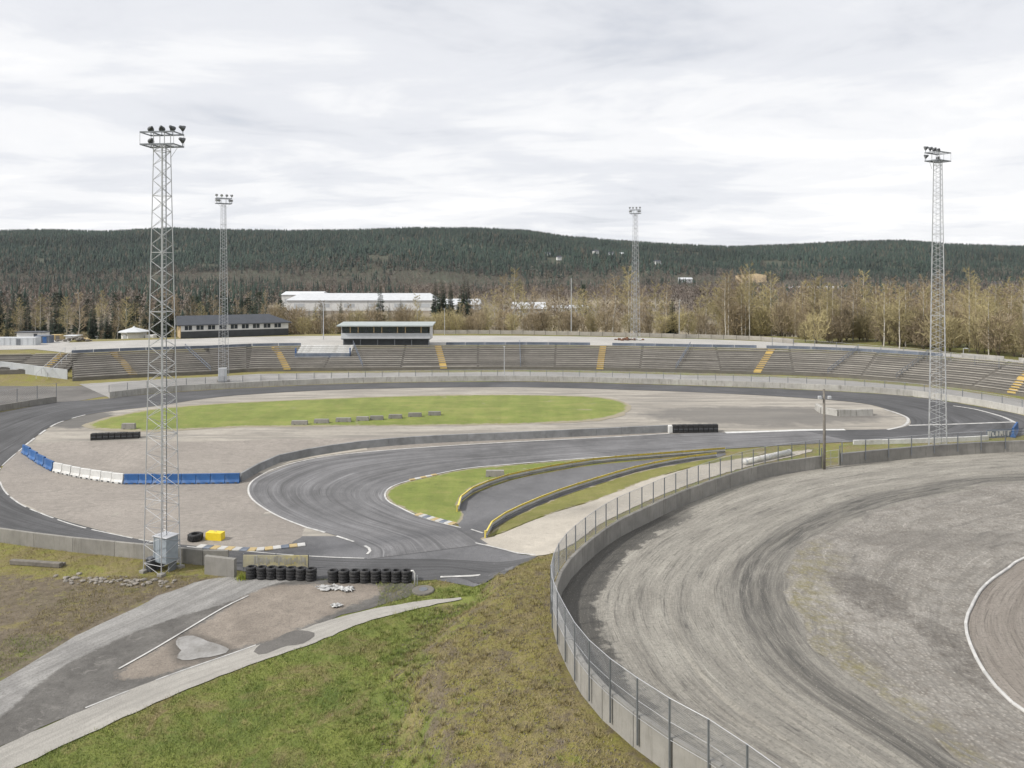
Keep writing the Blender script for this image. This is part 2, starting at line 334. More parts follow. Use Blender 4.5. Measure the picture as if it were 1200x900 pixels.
def mat_ground():
    g = NG('ground_cover'); p = g.pos(); s = g.N.new('ShaderNodeSeparateColor'); g.put(s, 0, g.attr('cover'))
    green, bare, far = s.outputs[0], s.outputs[1], s.outputs[2]
    a = g.noise(p, .22, 6, .65, .6); b = g.noise(p, 1.5, 6, .72); c = g.noise(p, 9, 5, .7); d = g.noise(p, .34, 8, .74, .8)
    dry = g.mix(g.ramp(a, [(.35, 0), (.65, 1)]), (.16, .128, .06), (.25, .205, .10))
    moss = g.mix(g.ramp(d, [(.4, 0), (.62, 1)]), (.15, .147, .03), (.225, .205, .042))
    grn = g.mix(g.ramp(a, [(.35, 0), (.62, 1)]), (.088, .125, .022), (.185, .21, .045))
    grn = g.mix(g.ramp(g.noise(p, .9, 6, .75, .5), [(.55, 0), (.70, .75)]), grn, (.28, .245, .10))
    cc = g.mix(g.ramp(g.math('ADD', g.math('MULTIPLY', b, .45), g.math('MULTIPLY', d, .55)), [(.42, 0), (.56, .85)]), dry, moss)
    gm = g.ramp(g.math('ADD', green, g.math('MULTIPLY', g.math('SUBTRACT', d, .5), 2.6)), [(.3, 0), (.78, 1)])
    cc = g.mix(gm, cc, grn)
    soil = g.mix(g.ramp(b, [(.35, 0), (.65, 1)]), (.085, .066, .048), (.18, .145, .108))
    bmk = g.ramp(g.math('ADD', bare, g.math('MULTIPLY', g.math('SUBTRACT', g.noise(p, .8, 6, .75), .5), 1.9)), [(.42, 0), (.66, .92)])
    cc = g.mix(bmk, cc, soil)
    cc = g.mix(g.ramp(c, [(.3, .6), (.52, 0)]), cc, (.055, .05, .022))
    fn = g.noise(p, .004, 5, .6); fieldc = g.mix(g.ramp(fn, [(.42, 0), (.6, 1)]), (.12, .10, .075), (.25, .21, .14))
    fieldc = g.mix(g.ramp(g.sep(p)[2], [(.02, 0), (.3, 1)]), fieldc, (.05, .055, .035))
    cc = g.mix(far, cc, fieldc)
    g.col(cc).rough(.97).bump(g.math('ADD', g.math('MULTIPLY', b, 2), c), .7, .09); return g.m
M['ground'] = mat_ground()
def mat_blades():
    g = NG('grass_blades'); p = g.pos(); s = g.N.new('ShaderNodeSeparateColor'); g.put(s, 0, g.attr('cover'))
    d = g.noise(p, .34, 8, .74, .8); b = g.noise(p, 2.5, 4, .7)
    dry = g.mix(g.ramp(b, [(.35, 0), (.65, 1)]), (.17, .14, .06), (.31, .26, .125))
    grn = g.mix(g.ramp(b, [(.35, 0), (.65, 1)]), (.10, .145, .025), (.225, .255, .06))
    grn = g.mix(g.ramp(g.noise(p, .9, 6, .75, .5), [(.55, 0), (.68, .8)]), grn, (.33, .29, .135))
    gm = g.ramp(g.math('ADD', s.outputs[0], g.math('MULTIPLY', g.math('SUBTRACT', d, .5), 2.6)), [(.3, 0), (.78, 1)])
    g.col(g.mix(gm, dry, grn)).rough(.8); return g.m
M['blades'] = mat_blades()
def mat_dirt(inner=False):
    g = NG('oval_dirt'); u = g.uv(); p = g.pos(); o = g.sep(u)
    s0 = g.noise(g.map(u, (.012, 3.2, 1), (2, 9, 0)), 1.4, 6, .6, .3); s1 = g.noise(g.map(u, (.09, 8, 1)), 1.5, 9, .74, .35)
    s2 = g.noise(g.map(u, (.10, 22, 1), (4, 2, 0)), 1.2, 9, .76, .3); s3 = g.noise(g.map(u, (.18, 60, 1), (1, 7, 0)), 1.0, 6, .75, .3)
    n = g.noise(p, 1.4, 8, .78); f = g.noise(p, 4.5, 7, .8); vo = g.vor(p, 5.5); pa = g.noise(p, .45, 6, .7, .5)
    light, mid, dark = ((.375, .356, .312), (.225, .211, .185), (.075, .072, .067)) if not inner else ((.30, .27, .238), (.21, .185, .16), (.12, .104, .09))
    cc = g.mix(g.ramp(s1, [(.36, 0), (.64, 1)]), mid, light); cc = g.mix(g.ramp(n, [(.5, 0), (.72, .6)]), cc, mid)
    v = g.math('ADD', o[1], g.math('MULTIPLY', g.math('SUBTRACT', s0, .5), .22))
    band = g.ramp(v, [(0, .35), (.06, .2), (.13, .75), (.19, 1), (.30, .95), (.37, .3), (.46, .08), (.53, .3), (.6, .05), (.72, .22), (.82, 0)])
    rut = g.ramp(s2, [(.42, 0), (.58, 1)])
    cc = g.mix(g.math('MULTIPLY', band, g.math('ADD', .42, g.math('MULTIPLY', rut, .55))), cc, dark)
    cc = g.mix(g.math('MULTIPLY', g.ramp(s3, [(.54, 0), (.63, .95)]), g.ramp(pa, [(.38, .15), (.6, 1)])), cc, tuple(x*.5 for x in mid)); cc = g.mix(g.math('MULTIPLY', g.ramp(s2, [(.56, 0), (.65, .9)]), g.ramp(pa, [(.4, .1), (.62, 1)])), cc, dark)
    cc = g.mix(g.ramp(s3, [(.34, .45), (.41, 0)]), cc, light)
    if not inner:   # damp margin by the wall, with its own ragged edge
        dv = g.math('ADD', o[1], g.math('MULTIPLY', g.math('SUBTRACT', g.noise(p, .6, 6, .65), .5), .26))
        damp = g.ramp(dv, [(.835, 0), (.855, 1)]); wet = g.math('MULTIPLY', damp, g.near(9, 53, 12, 20, .12)); cc = g.mix(g.math('MULTIPLY', wet, .8), cc, (.06, .058, .054))
    cc = g.mix(g.ramp(f, [(.36, .65), (.5, 0)]), cc, tuple(x*.5 for x in mid)); cc = g.mix(g.ramp(vo['Distance'], [(.04, .5), (.22, 0)]), cc, tuple(x*1.25 for x in light))
    g.col(cc).rough(.96).bump(g.math('ADD', g.math('MULTIPLY', s2, 2.2), g.math('ADD', f, g.math('MULTIPLY', s3, 1.4))), .8, .09); return g.m
M['dirt'] = mat_dirt(); M['dirt_inner'] = mat_dirt(True)
def mat_rough_infield():
    g = NG('rough_stony_grass'); p = g.pos(); a = g.noise(p, .16, 6, .65, .7); b = g.noise(p, 1.0, 9, .8); vo = g.vor(p, 4.2)
    cc = g.mix(g.ramp(a, [(.35, 0), (.65, 1)]), (.18, .168, .15), (.275, .26, .235))
    cc = g.mix(g.ramp(b, [(.45, 0), (.66, .85)]), cc, (.125, .11, .092))
    cc = g.mix(g.ramp(vo['Distance'], [(.05, .6), (.4, 0)]), cc, (.43, .405, .365))
    uvn = g.uv(); tb = g.noise(g.map(uvn, (.05, 9, 1)), 1.2, 8, .72, .4); tb2 = g.noise(g.map(uvn, (.11, 26, 1), (3, 1, 0)), 1.0, 8, .75, .4)
    cc = g.mix(g.ramp(tb, [(.5, 0), (.64, .65)]), cc, (.13, .122, .11)); cc = g.mix(g.ramp(tb2, [(.56, 0), (.66, .6)]), cc, (.10, .094, .085)); cc = g.mix(g.ramp(tb2, [(.33, .6), (.42, 0)]), cc, (.42, .40, .365))
    mo_ = g.math('MULTIPLY', g.ramp(g.sep(uvn)[1], [(.70, 0), (.86, 1), (.97, 1), (1, .4)]), g.near(20, 46, 9, 16, .3)); cc = g.mix(g.math('MULTIPLY', mo_, g.ramp(g.noise(p, .8, 8, .78), [(.44, 0), (.62, .75)])), cc, (.175, .155, .06))
    dk = g.math('MAXIMUM', g.near(23.2, 50.3, 2.4, 4.2, .3), g.near(24.6, 42, 1.5, 6, .4))
    cc = g.mix(g.ramp(g.math('ADD', g.math('MULTIPLY', dk, .2), g.math('MULTIPLY', g.noise(p, 1.3, 9, .84), .85)), [(.53, 0), (.74, .85)]), cc, (.075, .066, .058))
    cc = g.mix(g.math('MULTIPLY', g.near(34, 60.5, 9, 2.4, .5), .4), cc, (.12, .11, .098))
    g.col(cc).rough(.97).bump(g.math('ADD', b, g.math('MULTIPLY', vo['Distance'], -.8)), .8, .12); return g.m
M['rough'] = mat_rough_infield()
def mat_infield_dirt():
    g = NG('infield_grit'); p = g.pos(); a = g.noise(g.map(p, (.5, 1.3, 1)), .13, 6, .65, .8); b = g.noise(p, 1.1, 6, .7); c = g.noise(g.map(p, (.05, .6, 1)), 1.2, 5, .65, .3)
    cc = g.mix(g.ramp(a, [(.35, 0), (.65, 1)]), (.25, .23, .20), (.37, .342, .298))
    cc = g.mix(g.ramp(c, [(.47, 0), (.64, .75)]), cc, (.17, .16, .145)); cc = g.mix(g.ramp(b, [(.5, 0), (.75, .5)]), cc, (.17, .158, .14))
    cc = g.mix(g.math('MULTIPLY', g.near(38, 116, 20, 7, .2), .7), cc, (.115, .11, .104))
    cc = g.mix(g.math('MULTIPLY', g.near(-63, 113, 5, 5, .3), .75), cc, (.07, .07, .07))
    g.col(cc).rough(.96).bump(b, .4, .05); return g.m
M['infield'] = mat_infield_dirt()
def mat_apron():
    g = NG('broken_asphalt'); p = g.pos(); s_ = g.N.new('ShaderNodeSeparateColor'); g.put(s_, 0, g.attr('cover')); a = g.noise(p, .35, 7, .7, .5); b = g.noise(p, 1.7, 8, .75); f = g.noise(p, 8, 5, .75); vo = g.vor(p, 9)
    asp = g.mix(g.ramp(a, [(.35, 0), (.65, 1)]), (.075, .071, .066), (.15, .143, .133)); asp = g.mix(g.ramp(b, [(.5, 0), (.7, .6)]), asp, (.06, .057, .053)); asp = g.mix(g.ramp(g.noise(p, .9, 6, .7, 1.2), [(.57, 0), (.66, .6)]), asp, (.21, .20, .185))
    gr = g.mix(g.ramp(a, [(.35, 0), (.65, 1)]), (.185, .158, .132), (.275, .238, .20)); gr = g.mix(g.ramp(b, [(.48, 0), (.7, .6)]), gr, (.13, .112, .094)); gr = g.mix(g.ramp(vo['Distance'], [(.05, .5), (.3, 0)]), gr, (.34, .31, .27))
    k = g.ramp(g.math('ADD', s_.outputs[0], g.math('MULTIPLY', g.math('SUBTRACT', b, .5), 1.5)), [(.35, 0), (.62, 1)])
    cc = g.mix(k, asp, gr)
    rd = g.mix(g.ramp(a, [(.35, 0), (.65, 1)]), (.225, .22, .212), (.315, .308, .295)); st = g.N.new('ShaderNodeMapping'); g.put(st, 0, p); st.vector_type = 'TEXTURE'; st.inputs['Rotation'].default_value = (0, 0, 1.12); st.inputs['Scale'].default_value = (9., .8, 1)
    sn_ = g.noise(st.outputs[0], 1.0, 8, .72, .4); rd = g.mix(g.ramp(sn_, [(.44, 0), (.62, .75)]), rd, (.155, .15, .143)); rd = g.mix(g.ramp(sn_, [(.32, .5), (.42, 0)]), rd, (.38, .372, .355))
    k2 = g.ramp(g.math('ADD', s_.outputs[1], g.math('MULTIPLY', g.math('SUBTRACT', g.noise(p, 1.1, 8, .75), .5), 1.1)), [(.36, 0), (.6, 1)]); cc = g.mix(k2, cc, rd)
    cc = g.mix(g.math('MULTIPLY', s_.outputs[2], .72), cc, (.055, .05, .045)); cc = g.mix(g.ramp(f, [(.34, .5), (.5, 0)]), cc, (.06, .055, .05))
    g.col(cc).rough(.93).bump(g.math('ADD', f, g.math('MULTIPLY', b, 1.5)), .6, .06); return g.m
M['apron'] = mat_apron()
g = NG('standing_water'); g.col(g.mix(g.ramp(g.noise(g.pos(), .55, 6, .7), [(.35, 0), (.6, 1)]), (.15, .14, .125), (.29, .282, .27))).rough(.02); g.put(g.bsdf, 'IOR', 1.33); g.put(g.bsdf, 'Specular IOR Level', .9); M['water'] = g.m

# ------------------------------------------------------------------ the lie of the land
def at_z(x, y, z=0.): Y = (HC-z)*F/(y-CY); return np.array(((x-CX)/F*Y, Y, z))
def at_Y(x, y, Y): return np.array(((x-CX)/F*Y, Y, HC-(y-CY)/F*Y))
def catmull(P, n=8, closed=False):
    P = np.asarray(P, float); out = []; m = len(P); last = m if closed else m-1
    for i in range(last):
        a, b, c, d = (P[(i+k) % m] if closed else P[min(max(i+k, 0), m-1)] for k in (-1, 0, 1, 2))
        for t in np.linspace(0, 1, n, endpoint=False):
            out.append(.5*((2*b)+(-a+c)*t+(2*a-5*b+4*c-d)*t*t+(-a+3*b-3*c+d)*t**3))
    if not closed: out.append(P[-1])
    return np.array(out)
def resample(P, step=None, n=None):
    P = np.asarray(P, float); L = np.r_[0, np.cumsum(np.linalg.norm(np.diff(P[:, :2], axis=0), axis=1))]
    if n is None: n = max(2, int(round(L[-1]/step))+1)
    t = np.linspace(0, L[-1], n); return np.stack([np.interp(t, L, P[:, k]) for k in range(P.shape[1])], 1)
def sstep(a, b, x): t = np.clip((x-a)/(b-a), 0, 1); return t*t*(3-2*t)
def poly_sd(P, x, y):
    """signed distance to a closed polygon, negative inside"""
    shp = x.shape; x = x.ravel(); y = y.ravel(); d2 = np.full(x.shape, 1e18); ins = np.zeros(x.shape, bool)
    n = len(P)
    for i in range(n):
        ax, ay = P[i][:2]; bx, by = P[(i+1) % n][:2]; ex, ey = bx-ax, by-ay
        t = np.clip(((x-ax)*ex+(y-ay)*ey)/max(ex*ex+ey*ey, 1e-9), 0, 1)
        d2 = np.minimum(d2, (x-ax-t*ex)**2+(y-ay-t*ey)**2)
        if ay != by: ins ^= ((ay > y) != (by > y)) & (x < (bx-ax)*(y-ay)/(by-ay)+ax)
    d = np.sqrt(d2); return np.where(ins, -d, d).reshape(shp)
WALL_H = 1.35
ARENA_FAR = [(1200, 516), (1120, 519.5), (1060, 524), (985, 531)]                       # wall top, right of the gate
ARENA_NEAR = [(962, 534), (900, 543), (850, 557), (795, 577), (755, 595), (720, 612), (687, 636), (663, 660), (652, 683), (650, 702),
              (656, 724), (667, 747), (679, 769), (698, 793), (723, 816), (752, 838), (790, 864), (850, 900)]
arena_far = np.array([(100, 88, WALL_H), (80, 91.5, WALL_H)] + [tuple(at_z(*p, WALL_H)) for p in ARENA_FAR])
arena_near = np.array([tuple(at_z(*p, WALL_H)) for p in ARENA_NEAR] + [(13, 23, WALL_H), (22, 14, WALL_H), (40, 8, WALL_H)])
arena_rest = np.array([(70, 8, 0), (98, 18, 0), (116, 40, 0), (118, 62, 0), (112, 80, 0)], float)
ARENA = catmull(np.vstack([arena_far, arena_near, arena_rest]), 5, True)
STAND_PX = [(85, 444), (155, 440), (250, 436), (300, 433), (425, 432), (600, 431), (707, 432), (792, 434), (882, 436), (970, 439), (1050, 445), (1125, 452), (1200, 462)]
stand_line = np.array([tuple(at_z(*p, .5)) for p in STAND_PX] + [(91.5, 118, .5), (93, 104, .5)])
STAND = catmull(stand_line, 6)
bank_line = np.vstack([[(-400, 126, 0), (-190, 136, 0), (-140, 143, 0), (-105, 149, 0)], STAND, [(110, 96, 0), (150, 94, 0), (420, 90, 0)]])
BANK = np.vstack([bank_line, [(420, -200, 0), (-400, -200, 0)]])
RIDGE = np.array([(-500, 275), (-200, 273), (0, 271), (60, 270), (120, 272), (200, 268), (260, 270), (340, 271), (420, 270), (480, 268), (560, 268), (620, 271), (660, 277), (720, 282),
                  (800, 287), (860, 289), (920, 287), (1000, 283), (1060, 282), (1110, 286), (1200, 289), (1400, 291), (1900, 292)], float)
def hsh(x, y, s): return np.sin(x*s*1.3+1.7)*np.cos(y*s*1.1-.6)+.5*np.sin(x*s*2.7+y*s*1.9+.4)
def Base(x, y): return -3.5*(1-sstep(70, 125, y))
def Hraw(x, y):
    x = np.asarray(x, float); y = np.asarray(y, float); z = Base(x, y)
    dA = poly_sd(ARENA, x, y); near = np.clip((112-y)/30, 0, 1); top = np.maximum(-.55*near - .12, z)
    kb = 1-sstep(57, 64, y); wv = .7*hsh(x, y, .3)-1.7*sstep(46, 54, y); t = (1-kb)*(.84*np.clip((dA-.7)/8.6, 0, 1)+.16*sstep(7, 24, dA))+kb*(.30*np.clip((dA-.7)/7., 0, 1)+.60*sstep(6.6+wv, 10.0+wv, dA)+.10*sstep(9, 22, dA))
    lumps = (.09*hsh(x, y, 1.1)+.10*hsh(x, y, .45))*sstep(.5, 3, dA)*(1-sstep(11, 16, dA))*np.where(y < 54, 1, 0)*sstep(56, 50, y)
    z = top + (z-top)*t + lumps
    z = np.where(dA < 0, -.62, z)
    s = poly_sd(BANK, x, y)
    z = np.where(s > 0, z + 4.3*np.clip((s-.3)/13.2, 0, 1), z)
    z = z - 8.3*sstep(46, 120, s)
    px = CX+F*x/np.maximum(y, 1.); ry = np.interp(px, RIDGE[:, 0], RIDGE[:, 1]); zr = HC+(CY-ry)/F*2700-15
    h = sstep(1150, 2700, y)**.8*(zr+4) + sstep(900, 2000, y)*(hsh(x, y, .0036)*8+hsh(x, y, .0085)*6)*(1-sstep(1900, 2350, y))
    h = np.where(y > 2700, h-(y-2700)*.02, h)
    return z + np.where(y > 850, h, 0)
GX = np.arange(-230, 231, 1.); GY = np.arange(5, 331, 1.)
mx, my = np.meshgrid(GX, GY); HG = Hraw(mx, my)
def H(x, y):
    x = np.asarray(x, float); y = np.asarray(y, float)
    fx = np.clip(x-GX[0], 0, len(GX)-1.001); fy = np.clip(y-GY[0], 0, len(GY)-1.001); ix = fx.astype(int); iy = fy.astype(int); tx = fx-ix; ty = fy-iy
    return (HG[iy, ix]*(1-tx)+HG[iy, ix+1]*tx)*(1-ty)+(HG[iy+1, ix]*(1-tx)+HG[iy+1, ix+1]*tx)*ty
YS_ = np.arange(18, 325, .25)
def gp(x, y):
    """the point of the ground that a photo pixel looks at"""
    zl = HC-(y-CY)/F*YS_; d = zl-H((x-CX)/F*YS_, YS_); k = int(np.argmax(d < 0)); k = max(k, 1)
    t = d[k-1]/(d[k-1]-d[k]+1e-12); Y = YS_[k-1]+.25*t; X = (x-CX)/F*Y
    return np.array((X, Y, float(H(X, Y))))
def gps(L): return np.array([gp(*p) for p in L])
def zat(x, y): return float(H(x, y))

# the ground: one sheet, fine near the track, out to the horizon
def axis(lo, hi, fine_lo, fine_hi, step, grow=1.16):
    a = list(np.arange(fine_lo, fine_hi+.1, step)); s = step
    while a[-1] < hi: s *= grow; a.append(a[-1]+s)
    s = step
    while a[0] > lo: s *= grow; a.insert(0, a[0]-s)
    return np.array(a)
def build_ground():
    xs = axis(-4500, 4500, -130, 130, 1., 1.09); ys = axis(-400, 6500, 14, 260, 1., 1.045)
    X, Y = np.meshgrid(xs, ys); Z = Hraw(X, Y)
    V = np.stack([X.ravel(), Y.ravel(), Z.ravel()], 1); nx = len(xs); i = np.arange((len(ys)-1)*nx).reshape(len(ys)-1, nx)[:, :-1].ravel()
    me = mesh_np('ground', V, np.stack([i, i+1, i+1+nx, i+nx], 1), M['ground'], True)
    a = me.attributes.new('cover', 'FLOAT_COLOR', 'POINT'); a.data.foreach_set('color', cover(V[:, 0], V[:, 1]).ravel())
    obj('ground', me, kind='structure', label='grassy ground and valley floor under the whole track')
def cover(x, y):
    dA = poly_sd(ARENA, x, y); s = poly_sd(BANK, x, y)
    slope = sstep(6.2, 9.6, dA - .7*hsh(x, y, .3)+1.5*sstep(46, 54, y)+.9*hsh(x, y, .9)+.5*hsh(x, y, 2.1)) 
    green = np.where(y < 70, .13+.62*slope, .42)
    left = sstep(-15, -24, x)*sstep(38, 46, y); green = green*(1-.8*left) + .06*left
    green = np.where((x < -26) & (y < 52), .75, green)
    bare = np.where(dA < 12, .36*(1-slope)+.07+.3*np.exp(-((dA-7.2)/.8)**2), .1) + .62*left*sstep(63.5, 61, y)*sstep(40, 46, y)
    bare = np.where(s > 0, .25, bare)
    far = sstep(215, 300, y)
    return np.stack([green, bare, far, np.ones_like(x)], 1).astype(np.float32)
build_ground()

def ragged(P, rag, closed=False, step=.6):
    P = resample(np.vstack([P, P[:1]]) if closed else P, step)
    if closed: P = P[:-1]
    t = np.gradient(P[:, :2], axis=0); t /= np.linalg.norm(t, axis=1)[:, None]+1e-9; nn = np.stack([-t[:, 1], t[:, 0]], 1)
    w = RNG.normal(0, 1, len(P)); w2 = np.convolve(RNG.normal(0, 1, len(P)), np.ones(9)/3, 'same'); P = P.copy(); P[:, :2] += nn*(w*.35+w2*.65)[:, None]*rag; return P
def strip(name, A, B, off, mat, n=5, m=6, closed=False, rag=0., z=None, **k):
    """surface between two matched edge lines, laid on the ground; uv = metres along, 0..1 across"""
    A = catmull(A, n, closed); B = catmull(B, n, closed)
    if rag:
        q = max(len(A), int(np.linalg.norm(np.diff(A[:, :2], axis=0), axis=1).sum()/.7)); A = resample(A, n=q); B = resample(B, n=q); A = ragged(A, rag, step=1e-9) if False else A; B = B.copy(); A = A.copy()
        for E in (A, B): t_ = np.gradient(E[:, :2], axis=0); t_ /= np.linalg.norm(t_, axis=1)[:, None]+1e-9; E[:, :2] += np.stack([-t_[:, 1], t_[:, 0]], 1)*(RNG.normal(0, .4, q)+np.convolve(RNG.normal(0, 1, q), np.ones(9)/4, 'same'))[:, None]*rag
    C = (A[:, :2]+B[:, :2])/2; L = np.r_[0, np.cumsum(np.linalg.norm(np.diff(C, axis=0), axis=1))]
    t = np.linspace(0, 1, m+1); P = A[:, None, :2]*(1-t)[None, :, None]+B[:, None, :2]*t[None, :, None]
    x, y = P[..., 0].ravel(), P[..., 1].ravel(); zz = (H(x, y) if z is None else np.full(x.shape, z))+off
    nr = len(A); Fc = []; UV = []
    for i in range(nr if closed else nr-1):
        i2 = (i+1) % nr; u0 = L[i]; u1 = L[i+1] if i+1 < nr else L[i]+np.linalg.norm(C[0]-C[i])
        for j in range(m):
            Fc.append((i*(m+1)+j, i2*(m+1)+j, i2*(m+1)+j+1, i*(m+1)+j+1)); UV += [u0, t[j], u1, t[j], u1, t[j+1], u0, t[j+1]]
    V = np.stack([x, y, zz], 1); me = mesh_np(name, V, np.array(Fc), mat)
    uvl = me.uv_layers.new(name='UVMap'); uvl.data.foreach_set('uv', np.array(UV, np.float32))
    if me.polygons[len(Fc)//2].normal.z < 0: me.flip_normals()
    return obj(name, me, **k)
def sheet(name, P, off, mat, step=4., smooth=3, z=None, rag=0., **k):
    P = np.asarray(P, float)
    if smooth: P = catmull(P, smooth, True)
    if rag: P = ragged(P, rag, True, max(.5, rag*4))
    bm = bmesh.new(); vs = [bm.verts.new((p[0], p[1], 0)) for p in P]
    es = [bm.edges.new((vs[i], vs[(i+1) % len(vs)])) for i in range(len(vs))]
    bmesh.ops.triangle_fill(bm, use_beauty=True, use_dissolve=False, edges=es)
    if z is None:
        for ax in (0, 1):
            lo, hi = P[:, ax].min(), P[:, ax].max()
            for c in np.arange(math.ceil(lo/step)*step, hi, step):
                co = [0, 0, 0]; co[ax] = c; no = [0, 0, 0]; no[ax] = 1
                bmesh.ops.bisect_plane(bm, geom=bm.verts[:]+bm.edges[:]+bm.faces[:], plane_co=co, plane_no=no)
    for v in bm.verts: v.co.z = (zat(v.co.x, v.co.y) if z is None else z)+off
    for f in bm.faces:
        if f.normal.z < 0: f.normal_flip()
    me = bpy.data.meshes.new(name); bm.to_mesh(me); bm.free(); me.materials.append(mat)
    me.update(); return obj(name, me, **k)
def edge_wear(o, P, w):
    co = np.array([v.co[:] for v in o.data.vertices]); k = sstep(.1, -w, poly_sd(catmull(P, 3, True), co[:, 0], co[:, 1])); at = o.data.attributes.new('cover', 'FLOAT_COLOR', 'POINT')
    at.data.foreach_set('color', np.stack([k, k, k, np.ones_like(k)], 1).astype(np.float32).ravel())
def paint(name, P, w, off, mat=None, n=4, dashes=None, z=None, **k):
    """a painted line of given width; dashes = (on, gap) in metres"""
    P = catmull(P, n); P = resample(P, .8); d = np.gradient(P[:, :2], axis=0); d /= np.linalg.norm(d, axis=1)[:, None]
    nrm = np.stack([-d[:, 1], d[:, 0]], 1); a = P[:, :2]+nrm*w/2; b = P[:, :2]-nrm*w/2
    zz = lambda q: (H(q[:, 0], q[:, 1]) if z is None else np.full(len(q), z))+off
    V = np.vstack([np.c_[a, zz(a)], np.c_[b, zz(b)]]); m = len(P); Fc = []
    for i in range(m-1):
        if dashes and ((i*.8) % (dashes[0]+dashes[1])) > dashes[0]: continue
        Fc.append((i, m+i, m+i+1, i+1))
    return obj(name, mesh_np(name, V, np.array(Fc), mat or M['line']), kind='structure', **k)

# ------------------------------------------------------------------ track surfaces
S = dict(kind='structure')
PAIRS = [((591, 674), (630, 652)), ((540, 678), (520, 656)), ((490, 681), (425, 655)), ((340, 677), (340, 650)), ((240, 663), (260, 643)), ((170, 655), (172, 634)), ((100, 648), (110, 620)),
         ((0, 635), (50, 602)), ((-90, 613), (15, 585)), ((-150, 580), (0, 565)), ((-160, 545), (-2, 552)), ((-110, 512), (8, 540)), ((-30, 490), (30, 522)), ((30, 478), (60, 500)),
         ((66, 472), (100, 487)), ((120, 468), (140, 481)), ((160, 463.5), (190, 475)), ((225, 458.5), (240, 467.5)), ((300, 454.5), (300, 462)), ((425, 449.5), (425, 456)),
         ((600, 447.5), (600, 454)), ((750, 450.5), (750, 457.5)), ((900, 455.5), (900, 464)), ((1025, 461.5), (1000, 471.5)), ((1087, 467.5), (1040, 480)), ((1150, 477.5), (1060, 487)),
         ((1200, 487.5), (1067, 493)), ((1225, 500), (1064, 499)), ((1195, 511), (1045, 503)), ((1100, 515), (987, 504)), ((1000, 518), (940, 504.5))]
PAIRS2 = [((1000, 518), (940, 504.5)), ((940, 521), (900, 506)), ((850, 526.5), (830, 507.5)), ((800, 530), (785, 509)), ((700, 536.5), (690, 514)), ((600, 544.5), (600, 519)), ((550, 549), (500, 525)),
          ((512, 556), (425, 531)), ((475, 565), (355, 541)), ((457, 572), (305, 559)), ((451, 580), (291, 573)), ((455, 588), (300, 590)), ((470, 596), (325, 605)), ((487, 604), (360, 619)),
          ((512, 612), (395, 629)), ((540, 619), (430, 645)), ((572, 638), (430, 656))]
mo, mi = gps([p[0] for p in PAIRS]), gps([p[1] for p in PAIRS]); ho, hi_ = gps([p[0] for p in PAIRS2]), gps([p[1] for p in PAIRS2])
strip('asphalt_track', mo, mi, .05, M['asphalt_main'], 6, 8, label='dark asphalt race track circling the stadium', **S)
strip('asphalt_hairpin', ho, hi_, .058, M['asphalt'], 6, 8, label='asphalt hairpin looping through the infield', **S)
inf = np.vstack([catmull(mi[11:], 3), gps([(940, 512), (850, 516), (785, 517), (700, 522), (600, 530), (500, 535), (425, 545), (360, 560), (340, 585), (370, 612), (420, 645), (340, 655), (260, 648), (172, 637), (110, 623), (50, 605), (15, 588), (0, 568), (-2, 555)])])
sheet('infield_dirt', inf, .02, M['infield'], 5, 0, label='pale gritty dirt of the infield', **S)
sheet('gravel_trap', gps([(27, 524), (8, 541), (0, 553), (1, 565), (16, 584), (50, 601), (110, 619), (172, 633), (215, 640), (300, 645), (342, 637), (356, 628), (357, 619), (327, 606), (299, 589), (290, 573), (300, 560), (330, 545), (375, 536),
      (425, 530), (500, 524), (600, 518.5), (700, 513.5), (785, 508.5), (785, 503), (600, 509), (500, 512), (375, 514), (300, 516), (200, 518), (100, 517), (60, 519)]), .034, M['gravel'], 5, 2, rag=0.12, label='brownish gravel bed inside the left bend', **S)
GP = gps([(97, 499), (112, 493), (140, 486), (175, 480), (225, 475), (300, 470.5), (425, 465.5), (500, 463.5), (600, 462.5), (675, 464), (712, 466.5), (735, 472), (741, 478), (733, 485), (710, 491), (675, 495), (600, 498), (500, 500),
      (375, 500.5), (300, 501), (225, 504), (175, 506), (125, 505), (105, 502.5)])
edge_wear(sheet('infield_grass', GP, .045, M['grass'], 1.3, 3, rag=0.28, label='green grass oval in the middle of the infield', **S), GP, 2.4)
sheet('asphalt_apron', gps([(300, 646), (342, 637), (356, 622), (382, 625), (427, 640), (480, 630), (540, 619), (557, 636), (600, 647), (630, 652), (600, 668), (500, 678), (300, 668)]), .036, M['asphalt_plain'], 1, 0, label='patched asphalt where the hairpin joins the track', **S)
GP = gps([(600, 545), (550, 549.5), (512, 556.5), (475, 565.5), (458, 572), (452, 580), (456, 588), (471, 595.5), (488, 603.5), (512, 611), (534, 616), (544, 603), (537, 590), (552, 573), (580, 562), (620, 552), (700, 539.5), (800, 531.5), (700, 537)])
edge_wear(sheet('grass_island', GP, .048, M['grass'], .7, 2, rag=0.1, label='green grass island inside the hairpin', **S), GP, 0.9)
sheet('pit_ramp', gps([(534, 598), (541, 590), (556, 579), (600, 563), (650, 553), (700, 545), (800, 536), (850, 531), (840, 537), (800, 543), (750, 553), (700, 568), (650, 585), (600, 607), (574, 624), (560, 637), (538, 618)]), .04, M['asphalt_plain'], 1, 2, label='dark asphalt lane between the two yellow rails', **S)
GP = gps([(560, 634), (572, 627), (600, 607), (650, 585), (700, 568), (750, 553), (800, 543), (850, 535), (900, 529), (880, 536), (850, 541), (800, 551), (750, 566), (700, 586), (650, 601), (600, 621), (575, 630)])
edge_wear(sheet('grass_verge', GP, .046, M['grass_dry'], .7, 2, rag=0.2, label='dry grass verge beside the yellow rail', **S), GP, 0.6)
